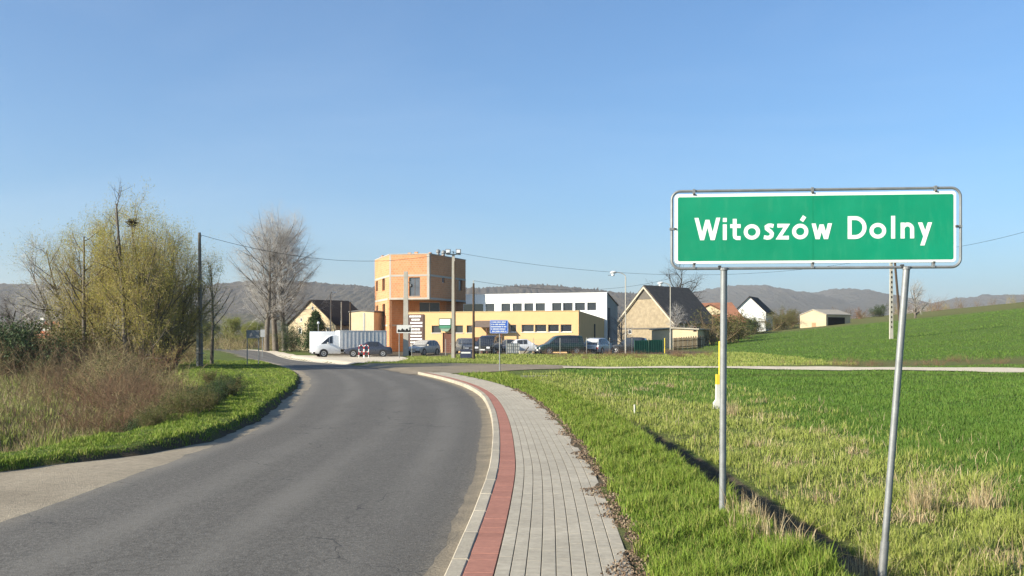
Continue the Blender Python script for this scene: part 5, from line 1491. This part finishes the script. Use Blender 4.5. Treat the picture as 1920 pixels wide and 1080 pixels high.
# dark saloon beside it
car('saloon_car', 'dark blue-grey saloon parked in front of the box truck', 'car', ux(690, 89.2), 89.2, PI + .16, 4.2, 1.72, 1.40, sedan(1.38), .9, p_blue, SWN, .30)
lot = [
    ('hatchback', 'pale beige hatchback facing us beside the price board', hatch(1.46), HW, 794, 95.5, -PI / 2 - .45, 3.9, 1.66, 1.46, p_bei),
    ('hatchback', 'dark hatchback between the concrete pole and the wooden pole', hatch(1.5), HW, 876, 97, -PI / 2 + .3, 3.9, 1.68, 1.5, p_grey),
    ('off_roader', 'black off-roader facing us in front of the porch', mpv(1.75, .30, 1.08), MW, 916, 95.5, -PI / 2 - .25, 4.3, 1.80, 1.75, p_black),
    ('saloon_car', 'white saloon behind the white cage container', sedan(1.42), SWN, 985, 98, .15, 4.3, 1.72, 1.42, p_white),
    ('people_carrier', 'large dark green people carrier side-on behind the wire fence', mpv(1.78), MW, 1050, 93.5, PI + .28, 4.35, 1.82, 1.78, p_green),
    ('estate_car', 'silver car with pale tailgate right of the dark people carrier', hatch(1.55), HW, 1124, 96, PI / 2 - .5, 4.0, 1.70, 1.55, p_silver),
    ('hatchback', 'dark car at the right end of the lot by the green fence', hatch(1.6), HW, 1180, 101, PI - .3, 4.0, 1.70, 1.6, p_black),
    ('saloon_car', 'dark grey saloon left of the black off-roader under the windows', sedan(1.42), SWN, 948, 101, PI + .2, 4.3, 1.72, 1.42, p_grey),
]
for nm, lab, st, wn, u, y, rz, L, W, H, pm in lot:
    car(nm, lab, 'car', ux(u, y), y, rz, L, W, H, st, st[3][2], pm, wn, .31, group=GRP)

# ------------------------------------------------------------------ street furniture
def pole(name, label, u, y, v_top, r0, r1, m, n=10, rz=0.0, lean=0.0, square=False):
    x = ux(u, y); z0 = hz(x, y); zt_ = EYE - (v_top - 640) / F * y
    t = thing(name, label, 'pole', (x, y, z0 - .1), rz)
    b = MB(); H = zt_ - z0 + .1
    if square: b.add([(-r0, -r0 * .7, 0), (r0, -r0 * .7, 0), (r0, r0 * .7, 0), (-r0, r0 * .7, 0), (-r1 + lean, -r1 * .7, H), (r1 + lean, -r1 * .7, H), (r1 + lean, r1 * .7, H), (-r1 + lean, r1 * .7, H)], [(0, 3, 2, 1), (4, 5, 6, 7), (0, 1, 5, 4), (1, 2, 6, 5), (2, 3, 7, 6), (3, 0, 4, 7)])
    else: b.tube([(0, 0, 0), (lean * .5, 0, H * .5), (lean, 0, H)], [r0, (r0 + r1) / 2, r1], n)
    b.build('shaft', m, t, smooth_shade=not square)
    return t, x, zt_, H
def insul(t, x, z, parent=None):
    b = MB(); b.lathe([(.02, 0), (.02, .08), (.05, .09), (.05, .12), (.03, .13), (.045, .15), (.045, .19), (.01, .21)], (x, 0, z), (0, 0, 1), 10); return b.build('insulator', mat('porcelain', (.55, .50, .42), None, 6, .3), parent or t)
wires = []
def wire(a, b_, sag, label, r=.012):
    a, b_ = Vector(a), Vector(b_); pts = []
    for k in range(25):
        f = k / 24; p = a.lerp(b_, f); p.z -= sag * 4 * f * (1 - f); pts.append(p - a)
    o = MB().tube(pts, r, 5).build('power_line', mat('wire_black', (.02, .02, .02), None, 5, .6, fine=0), None); o.location = a
    tag(o, label, 'wire', 'overhead wires')

# left pole at the verge: wooden shaft bolted to a concrete stub
tp, xp, zp, Hp = pole('utility_pole', 'dark wooden utility pole on concrete stub by the left verge', 377, 60, 436, .13, .085, mat('grey_pole_wood', (.25, .225, .19), (.15, .13, .11), 2.5, .95, spec=.1, bumps=(24, .6, .02), fine=.2), lean=-.10)
b = MB(); b.obox((-.27, -.10, -.1), (.14, 0, 0), (0, .2, 0), (.02, 0, 2.7)); b.build('concrete_stub', pole_conc, tp)
for zc_ in (.9, 2.2):
    b = MB(); b.box(-.29, .16, -.15, .15, zc_, zc_ + .05); b.build('pole_clamp', galv, tp)
insul(tp, -.02, Hp - .35); 
p1_top = (xp + .0, 60, zp - .15)
tq, xq, zq, Hq = pole('utility_pole', 'pale concrete utility pole with two floodlights in front of the tower', 850, 81, 476, .16, .11, pole_conc, square=True)
for sgn in (-1, 1):
    b = MB(); b.box(sgn * .42 - .19, sgn * .42 + .19, -.30, .12, Hq + .02, Hq + .36); fl = b.build('floodlight', galv_d, tq)
    b = MB(); b.box(sgn * .42 - .15, sgn * .42 + .15, -.31, -.301, Hq + .06, Hq + .32); b.build('lamp_glass', lamp_w, fl)
b = MB(); b.box(-.6, .6, -.05, .05, Hq - .08, Hq - .0); b.build('crossarm', galv, tq)
insul(tq, .0, Hq)
b = MB(); b.obox((.10, -.14, .2), (.10, 0, 0), (0, .2, 0), (-.03, 0, Hq - .8)); b.build('conduit', wood_old, tq)
tw, xw, zw, Hw = pole('wooden_pole', 'thin dark wooden pole right of the pale concrete pole', 888, 80, 531, .12, .08, wood_old)
insul(tw, 0, Hw)
tc, xc, zc, Hc = pole('concrete_post', 'pale concrete post in front of the brick tower, short bracket lamp', 761, 93, 509, .25, .19, pole_conc, square=True)
b = MB(); b.tube([(.15, 0, Hc - 1.05), (.45, -.1, Hc - .95), (.5, -.1, Hc - 1.2)], .03, 6); br_ = b.build('bracket', galv, tc)
b = MB(); b.lathe([(.05, 0), (.16, .1), (.14, .3), (.03, .34)], (.5, -.1, Hc - 1.5), (0, 0, 1), 10); b.build('lamp', galv_d, br_)
for (u, y, vt, r, m, lab) in ((620, 128, 552, .09, pole_conc, 'far grey lamp pole in front of the black roof'), (640, 126, 566, .09, pole_conc, 'far grey pole just left of the white chimney'), (657, 118, 566, .10, wood_old, 'far dark wooden pole in front of the cream block'), (597, 104, 608, .05, galv, 'short thin pole with white knob before the conifer')):
    t_p, _, _, H_ = pole('far_pole', lab, u, y, vt, r, r * .8, m, 8)
    if u == 620: MB().tube([(0, 0, H_ - .02), (.1, 0, H_ + .25), (.55, 0, H_ + .3)], .04, 6).build('lamp_arm', galv, t_p); MB().box(.25, .8, -.12, .12, H_ + .22, H_ + .34).build('lamp_head', lamp_w, t_p)
    if u == 597: MB().lathe([(.05, 0), (.14, .08), (.14, .2), (.05, .28)], (0, 0, H_), (0, 0, 1), 10).build('knob', lamp_w, t_p)
# perforated concrete pole in the field
tf, xf, zf_, Hf = pole('field_pole', 'narrow perforated concrete pole standing in the green field', 1671, 100, 470, .17, .12, pole_conc, square=True)
for k in range(16):
    zk = 1.2 + k * .5
    b = MB(); b.box(-.055, .055, -.125, -.105, zk, zk + .22); b.build('slot', dark_in, tf)
t2, x2_, z2_, H2 = pole('field_pole', 'second slanting strut pole beside the perforated concrete pole', 1690, 101, 470, .14, .10, wood_old, lean=-.75)
# lamp posts
def lamp_post(label, u, y, v_top, reach):
    x = ux(u, y); z0 = hz(x, y); zt_ = EYE - (v_top - 640) / F * y; H = zt_ - z0
    t = thing('street_lamp', label, 'street lamp', (x, y, z0), 0)
    MB().tube([(0, 0, -.1), (0, 0, H * .25), (0, 0, H * .26), (0, 0, H - .5)], [.085, .08, .06, .05], 10).build('shaft', pole_conc, t, smooth_shade=True)
    pts = [(-reach * (1 - math.cos(R(a))) , 0, H - .5 + .48 * math.sin(R(a))) for a in range(0, 91, 15)]
    MB().tube(pts, .04, 8).build('arm', pole_conc, t, smooth_shade=True)
    b = MB(); b.lathe([(.04, 0), (.13, .12), (.16, .5), (.06, .66)], (-reach + .12, 0, H - .0), (-1, 0, -.12), 10); h_ = b.build('lamp_head', mat('white_lamp_housing', (.7, .7, .7), None, 5, .4), t, smooth_shade=True)
    b = MB(); b.lathe([(.02, 0), (.15, .05), (.17, .16), (.1, .28), (.02, .30)], (-reach - .25, 0, H - .42), (0, 0, 1), 10); b.build('lamp_bowl', lamp_w, h_)
    b = MB(); b.box(-reach - .75, -reach - .35, -.03, .03, H - .35, H - .30); b.build('bracket_tip', galv, h_)
lamp_post('curved-arm street lamp right of the white hall', 1173, 99, 510, 1.0)
lamp_post('curved-arm street lamp in front of the barn roof', 1257, 112, 530, .9)

# signs
def board_sign(name, label, u, y, uw0, uw1, v0, v1, posts, m_face, m_post=None, rz=0.0, th=.03):
    x = ux(u, y); z0 = hz(x, y); m_post = m_post or galv
    t = thing(name, label, 'road sign', (x, y, z0), rz)
    z_hi = EYE - (v0 - 640) / F * y - z0; z_lo = EYE - (v1 - 640) / F * y - z0
    xl, xr = ux(uw0, y) - x, ux(uw1, y) - x
    b = MB(); b.prism([(p[0], -.03, p[1]) for p in rrect(xl, xr, z_lo, z_hi, .05, 4)], (0, -1, 0), th); face = b.build('board', m_face, t)
    for pu in posts:
        px = ux(pu, y) - x; b = MB(); b.tube([(px, 0, -.2), (px, 0, z_hi - .05)], .035, 10); b.build('post', m_post, t, smooth_shade=True)
    return t, face, xl, xr, z_lo, z_hi
blue = mat('blue_sign_film', (.045, .13, .50), (.04, .11, .44), 3, .4, spec=.4, fine=.05)
t, face, xl, xr, zl, zh = board_sign('blue_notice_sign', 'blue notice sign with white lines of writing on one post', 937, 54, 918.5, 953, 600, 625, [937], blue)
rg = random.Random(3)
bd = MB()
for (a, b2, c, d) in ((xl + .015, xr - .015, zh - .03, zh - .015), (xl + .015, xr - .015, zl + .015, zl + .03), (xl + .015, xl + .03, zl + .03, zh - .03), (xr - .03, xr - .015, zl + .03, zh - .03)): bd.box(a, b2, -.0625, -.0605, c, d)
bd.build('white_rim', white_film, face)
for k in range(5):
    g = MB(); z = zh - .115 - k * .125; x = xl + .07 + (.1 if k in (0, 4) else 0) * rg.random(); xe = xr - .07 - .1 * rg.random()
    while x < xe - .02:
        l = min(rg.choice((.022, .03, .034, .04)), xe - x); hh = rg.choice((.06, .06, .075)); g.box(x, x + l * .72, -.0632, -.0612, z - hh / 2, z + hh / 2); x += l
        if rg.random() < .16: x += .03
    g.build('text_line', white_film, face)
# built-up area sign: black skyline on white
t, face, xl, xr, zl, zh = board_sign('built_up_area_sign', 'white rectangular sign with black town silhouette on a thin post', 757, 84, 744, 772, 609.5, 624.5, [748.5], mat('white_sign_face', (.62, .62, .60), None, 4, .4, spec=.4, fine=.05))
blk = mat('black_sign_film', (.012, .012, .012), None, 4, .5, fine=0)
W_ = xr - xl; Hh = zh - zl; g = MB()
prof = [(.06, .12), (.06, .36), (.14, .50), (.22, .36), (.30, .36), (.30, .46), (.38, .58), (.42, .58), (.42, .46), (.52, .46), (.52, .36), (.60, .36), (.60, .50), (.68, .56), (.76, .50), (.76, .36), (.84, .36), (.84, .62), (.89, .80), (.94, .62), (.94, .12)]
g.prism([(xl + W_ * a, -.0605, zl + Hh * b2) for a, b2 in prof], (0, -1, 0), .004); g.build('town_silhouette', blk, face)
# backs of two signs on the left verge
t, face, xl, xr, zl, zh = board_sign('sign_back', 'grey back of a road sign on two thin posts at the left verge', 474, 67, 462.5, 487, 619, 634, [463.5, 485], alu, galv)
t, face, xl, xr, zl, zh = board_sign('sign_back', 'smaller grey sign back just behind the first one', 494, 96, 488.5, 497, 618, 632, [492], alu, galv)
# small blue ground board by the wooden pole
t, face, xl, xr, zl, zh = board_sign('ground_board', 'small dark blue board with white line low beside the wooden pole', 874, 82, 863, 885, 655, 673, [883], mat('dark_blue_board', (.05, .06, .11), None, 4, .5), white_film)
g = MB(); g.box(xl + .08, xr - .12, -.064, -.0605, zl + .45, zl + .58); g.build('text_line', white_film, face)

# red and white barrier rail
xb = ux(682, 85); zb0 = hz(xb, 85)
bar = thing('safety_barrier', 'red and white striped hooped barrier rail beside the dark saloon', 'barrier', (xb, 85, zb0))
red = mat('red_reflective', (.50, .03, .03), None, 5, .5); 
def hoop(x0, x1, H, part):
    n = 0
    pts = [(x0, 0, 0), (x0, 0, H * .5), (x0, 0, H - .1), (x0 + .1, 0, H), (x1 - .1, 0, H), (x1, 0, H - .1), (x1, 0, H * .5), (x1, 0, 0)]
    for a, b2 in zip(pts[:-1], pts[1:]):
        k = max(1, int(round((Vector(b2) - Vector(a)).length / .25)))
        for j in range(k):
            p = Vector(a).lerp(Vector(b2), j / k); q = Vector(a).lerp(Vector(b2), (j + 1) / k)
            MB().tube([p, q], .032, 8, cap=True).build('striped_tube', red if n % 2 else white_film, bar); n += 1
hoop(-.40, -.012, 1.12, 0); hoop(.052, .42, 1.12, 1)
for k in range(5):
    x = -.40 + k * .164
    MB().tube([(x + .002, .0, .55), (x + .160, .0, .55)], .030, 8).build('cross_rail', red if k % 2 else white_film, bar)

# gas pipeline marker post
xm = ux(1345.5, 27.5); ym = 27.5; zm = hz(xm, ym)
gm = thing('gas_marker_post', 'yellow gas marker post with white base in the field', 'marker post', (xm, ym, zm))
yel = mat('yellow_plastic', (.72, .55, .045), (.64, .49, .05), 4, .5, fine=.06); wht = mat('white_painted_base', (.66, .64, .58), (.55, .53, .47), 5, .8, fine=.15)
k_ = ym / F
MB().tube([(.06, 0, 64 * k_), (.062, 0, 127 * k_)], .034, 10).build('pipe', yel, gm, smooth_shade=True)
b = MB(); b.box(-.045, .125, -.07, .07, 46 * k_, 65 * k_); b.build('cap_box', yel, gm)
b = MB(); b.add([(-.115, -.09, -.1), (.10, -.09, -.1), (.10, .09, -.1), (-.115, .09, -.1), (-.115, -.09, .16), (.11, -.09, .16), (.11, .09, .16), (-.115, .09, .16), (-.05, -.08, .26), (.125, -.08, .26), (.125, .08, .26), (-.05, .08, .26), (-.045, -.075, 45.9 * k_), (.125, -.075, 45.9 * k_), (.125, .075, 45.9 * k_), (-.045, .075, 45.9 * k_)],
    [(0, 3, 2, 1)] + [(a * 4 + i, a * 4 + (i + 1) % 4, a * 4 + 4 + (i + 1) % 4, a * 4 + 4 + i) for a in range(3) for i in range(4)] + [(12, 13, 14, 15)]); b.build('base', wht, gm)
tg = thing('gas_marker_post', 'thin yellow marker post by the green fence', 'marker post', (ux(1246.5, 96), 96, hz(ux(1246.5, 96), 96)))
MB().tube([(0, 0, -.1), (0, 0, 1.35)], .045, 8).build('pipe', yel, tg)
b = MB(); b.lathe([(.05, 0), (.07, .03), (.05, .1)], (0, 0, 1.35), (0, 0, 1), 8); b.build('cap', yel, tg)
xs_ = 3.2; t3 = thing('survey_peg', 'tiny white plastic survey peg in the grass beyond the ditch', 'peg', (xs_, 26, hz(xs_, 26)))
MB().tube([(0, 0, -.05), (0, 0, .2)], .02, 8).build('peg', wht, t3); MB().lathe([(.024, 0), (.024, .03)], (0, 0, .2), (0, 0, 1), 8).build('peg_cap', wht, t3)

# cage container and slab in the lot
xi = ux(962, 90); zi = hz(xi, 90)
ib = thing('cage_container', 'white plastic tank in a wire cage on a pallet before the white saloon', 'container', (xi, 90, zi))
b = MB(); b.box(-.56, .56, -.45, .45, .16, 1.05); b.build('tank', mat('milky_plastic', (.62, .62, .58), None, 3, .5), ib)
for k in range(7): x = -.58 + k * 1.16 / 6; MB().box(x - .012, x + .012, -.485, -.46, .14, 1.10).build('cage_bar', galv, ib)
for z in (.2, .5, .8, 1.08): MB().box(-.60, .60, -.51, -.486, z, z + .022).build('cage_rail', galv, ib)
for k in range(4): MB().box(-.6, .6, -.5 + k * .28, -.40 + k * .28, .0, .135).build('pallet_board', wood_old, ib)
xi = ux(986, 89); sb2 = thing('concrete_ring_slab', 'low pale concrete slab on the ground right of the cage container', 'slab', (xi, 89, hz(xi, 89)))
b = MB(); b.obox((-.55, -.3, -.05), (1.15, .1, 0), (-.06, .6, 0), (0, 0, .42)); b.build('slab', concrete_pale, sb2)
b = MB(); b.tube([(-.3, -.36, .0), (.25, -.42, .75)], .05, 6); b.build('leaning_plank', wood_old, sb2)

# fences
def fence(name, label, pts, H, m_post, r, mesh_m=None, gap=2.5, rails=None, panel=None):
    x0, y0 = pts[0]; t = thing(name, label, 'fence', (x0, y0, hz(x0, y0)))
    P = []
    for (a, b2) in zip(pts[:-1], pts[1:]):
        L = math.hypot(b2[0] - a[0], b2[1] - a[1]); k = max(1, int(round(L / gap)))
        for j in range(k): P.append((a[0] + (b2[0] - a[0]) * j / k, a[1] + (b2[1] - a[1]) * j / k))
    P.append(pts[-1])
    for (x, y) in P:
        z = hz(x, y); MB().tube([(x, y, z - .2), (x, y, z + H + .08)], r, 7).build('post', m_post, t, world=True)
    for (a, b2) in zip(P[:-1], P[1:]):
        za, zb2 = hz(*a), hz(*b2)
        if mesh_m:
            g = MB(); n = 14
            for k in range(n):
                f = (k + .5) / n; x = a[0] + (b2[0] - a[0]) * f; y = a[1] + (b2[1] - a[1]) * f; z = za + (zb2 - za) * f
                g.tube([(x, y, z + .05), (x, y, z + H)], .005, 3, cap=False)
            for k in range(9):
                zz = .06 + (H - .08) * k / 8; g.tube([(a[0], a[1], za + zz), (b2[0], b2[1], zb2 + zz)], .005, 3, cap=False)
            o = g.build('wire_mesh', mesh_m, t, world=True); o['kind'] = 'stuff'
        if panel:
            d = Vector((b2[0] - a[0], b2[1] - a[1], zb2 - za)); u = d.normalized()
            MB().obox(Vector((a[0], a[1] - .0, za + .08)) + u * .05, d - u * .1, (0, .03, 0), (0, 0, H - .12)).build('panel', panel, t, world=True)
            for k in range(1, 6):
                MB().obox(Vector((a[0], a[1] - .02, za + .1)) + d * (k / 6), (.03, 0, 0), (0, .018, 0), (0, 0, H - .16)).build('panel_rib', panel, t, world=True)
fence('wire_fence', 'thin wire mesh fence with pale posts along the car lot', [(ux(772, 90.5), 90.5), (ux(900, 89.5), 89.5), (ux(1000, 89), 89), (ux(1100, 89.5), 89.5), (ux(1185, 92), 92)], 1.45, mat('pale_fence_post', (.36, .36, .32), None, 5, .7), .028, galv, 2.7)
fence('green_fence', 'green panelled fence at the right end of the car lot', [(ux(1190, 97.5), 97.5), (ux(1243, 98.5), 98.5)], 1.35, mat('green_post', (.015, .08, .05), None, 5, .6), .04, None, 1.4, panel=mat('green_mesh_panel', (.012, .085, .052), (.02, .11, .07), 3, .6, fine=.15))
# paling fence in front of the outbuilding
x0, y0 = ux(1262, 108), 108; pf = thing('paling_fence', 'old brown paling fence in front of the low outbuilding', 'fence', (x0, y0, hz(x0, y0)))
for k in range(26):
    f = k / 25; x = ux(1262, 108) + f * (ux(1318, 110) - ux(1262, 108)); y = 108 + 2 * f; z = hz(x, y)
    MB().box(x - .05, x + .05, y - .015, y + .015, z, z + 1.35 + .12 * math.sin(k * 3.1)).build('pale', wood_old if k % 4 else mat('grey_pale', (.30, .26, .20), None, 4, .9), pf, world=True)
for zz in (.35, 1.0):
    a = Vector((ux(1262, 108), 108.02, hz(ux(1262, 108), 108) + zz)); b2 = Vector((ux(1318, 110), 110.02, hz(ux(1318, 110), 110) + zz))
    MB().tube([a, b2], .04, 5).build('rail', wood_old, pf, world=True)

# overhead wires
wire((xp, 60, zp - .15), (xq, 81, zq + .2), 1.15, 'wire from the left wooden pole to the floodlight pole')
wire((xq, 81, zq + .15), (xf, 100, zf_ - .5), 1.9, 'upper wire from the floodlight pole past the sign')
wire((xw, 80, zw + .2), (ux(1257, 112), 112, EYE + 118 / F * 112), 1.0, 'thin wire from the wooden pole to the barn lamp')
wire((xf, 100, zf_ - .1), (30, 42, 9.2), 1.1, 'wire rising right from behind the sign board')
# ------------------------------------------------------------------ hills and air
def hill_mat(name, c1, c2, c3):
    m, t, b = principled(name)
    co = coords(t)
    n1 = ramp(t, noise(t, .0035, 5, .6, co), .35, .65)
    n2 = ramp(t, noise(t, .03, 5, .7, co), .3, .7)
    c = mixc(t, n2, c1, c2)
    c = mixc(t, mathn(t, 'MULTIPLY', n1, .6), c, c3)
    t.links.new(c, b.inputs['Base Color']); b.inputs['Roughness'].default_value = 1; b.inputs['Specular IOR Level'].default_value = 0
    bump(t, b, noise(t, .06, 5, .75, co), 1.0, 12)
    return m
def hills(name, label, D, prof, y0, y1, m, jit, seed):
    us = np.array([p[0] for p in prof], float); vs_ = np.array([p[1] for p in prof], float)
    rg = np.random.default_rng(seed)
    ugrid = np.arange(us[0], us[-1], 2.5)
    v = cinterp(ugrid, us, vs_)
    zr = EYE - (v - 640) / F * D
    X0 = (ugrid - 960) / F * D
    yv = np.concatenate([np.linspace(y0, D, 40), np.linspace(D, y1, 12)[1:]])
    bell = np.where(yv <= D, smooth(y0, D, yv) ** .9, 1 - smooth(D, y1, yv))
    Z = bell[:, None] * zr[None]
    X = np.repeat(X0[None], len(yv), 0) * (.75 + .25 * (yv / D)[:, None]); Y = np.repeat(yv[:, None], len(X0), 1)
    Z = Z + (np.sin(X * .011 + Y * .006) + np.sin(X * .019 - Y * .013 + 2)) * 5 * bell[:, None] * (1 - bell[:, None]) * 2
    Z = Z + rg.normal(0, jit, Z.shape) * bell[:, None] - 1.5
    i = np.arange(X.size).reshape(X.shape)
    q = np.stack([i[:-1, :-1], i[:-1, 1:], i[1:, 1:], i[1:, :-1]], -1).reshape(-1, 4)
    o = place(name, np_mesh(name, np.stack([X, Y, Z], -1).reshape(-1, 3), q, [m], True))
    return tag(o, label, 'hills', kind='structure')
wood_h = hill_mat('bare_wooded_hill', (.105, .085, .070), (.070, .062, .055), (.125, .11, .08))
wood_g = hill_mat('far_wooded_hill', (.085, .072, .062), (.05, .055, .045), (.11, .095, .075))
hills('hill_ridge', 'long bare wooded ridge across the left and middle background', 2600,
      [(-1400, 560), (-900, 540), (-500, 548), (-200, 535), (0, 535), (150, 540), (300, 546), (420, 539), (520, 531), (600, 533), (700, 541), (800, 546), (870, 545), (960, 540), (1020, 538), (1100, 546), (1160, 552), (1250, 562), (1320, 580), (1420, 600), (1560, 622), (1700, 634)], 1150, 4200, wood_h, 2.6, 1)
hills('far_hill_range', 'distant rounded wooded hills at right behind the field', 4300,
      [(1000, 622), (1080, 600), (1150, 580), (1250, 563), (1320, 545), (1385, 538), (1450, 547), (1490, 556), (1530, 548), (1560, 545), (1610, 556), (1660, 571), (1700, 576), (1745, 569), (1800, 560), (1850, 556), (1900, 560), (1960, 563), (2100, 552), (2400, 560), (2800, 575), (3300, 560)], 2000, 6200, wood_g, 3.6, 2)
hills('foothill', 'low pale grassy foothill below the left ridge', 1400,
      [(-900, 612), (-300, 608), (0, 606), (200, 600), (420, 588), (520, 590), (640, 602), (800, 612), (1000, 615), (1300, 618), (1600, 622), (2000, 618), (2600, 622)], 700, 2000, hill_mat('foothill_grass', (.15, .13, .085), (.10, .10, .06), (.19, .165, .11)), .8, 3)
xh, yh = ux(463, 1890), 1890
fh_ = thing('far_cottage', 'tiny white cottage on the slope of the left ridge', 'building', (xh, yh, EYE + 74 / F * yh - 2))
MB().box(-3, 3, -3, 3, -3, 4).build('wall', white_r, fh_); MB().prism([(-3.3, -3.3, 3.9), (3.3, -3.3, 3.9), (0, -3.3, 6.0)], (0, 1, 0), 6.6).build('roof', white_r, fh_)
hb_ = MB(); hb_.box(-6800, 6800, -400, 7400, -4, 300)
haze = hb_.build('haze', bpy.data.materials.new('haze_air'), None)
tag(haze, 'thin pale spring haze over the whole landscape', 'haze', kind='stuff')
hm = haze.data.materials[0]; hm.use_nodes = True
ht = hm.node_tree; ht.nodes.remove(ht.nodes['Principled BSDF'])
pv = ht.nodes.new('ShaderNodeVolumePrincipled'); pv.inputs['Color'].default_value = (.92, .93, .94, 1); pv.inputs['Density'].default_value = 1.3e-4; pv.inputs['Anisotropy'].default_value = .2
ht.links.new(pv.outputs[0], ht.nodes['Material Output'].inputs['Volume'])
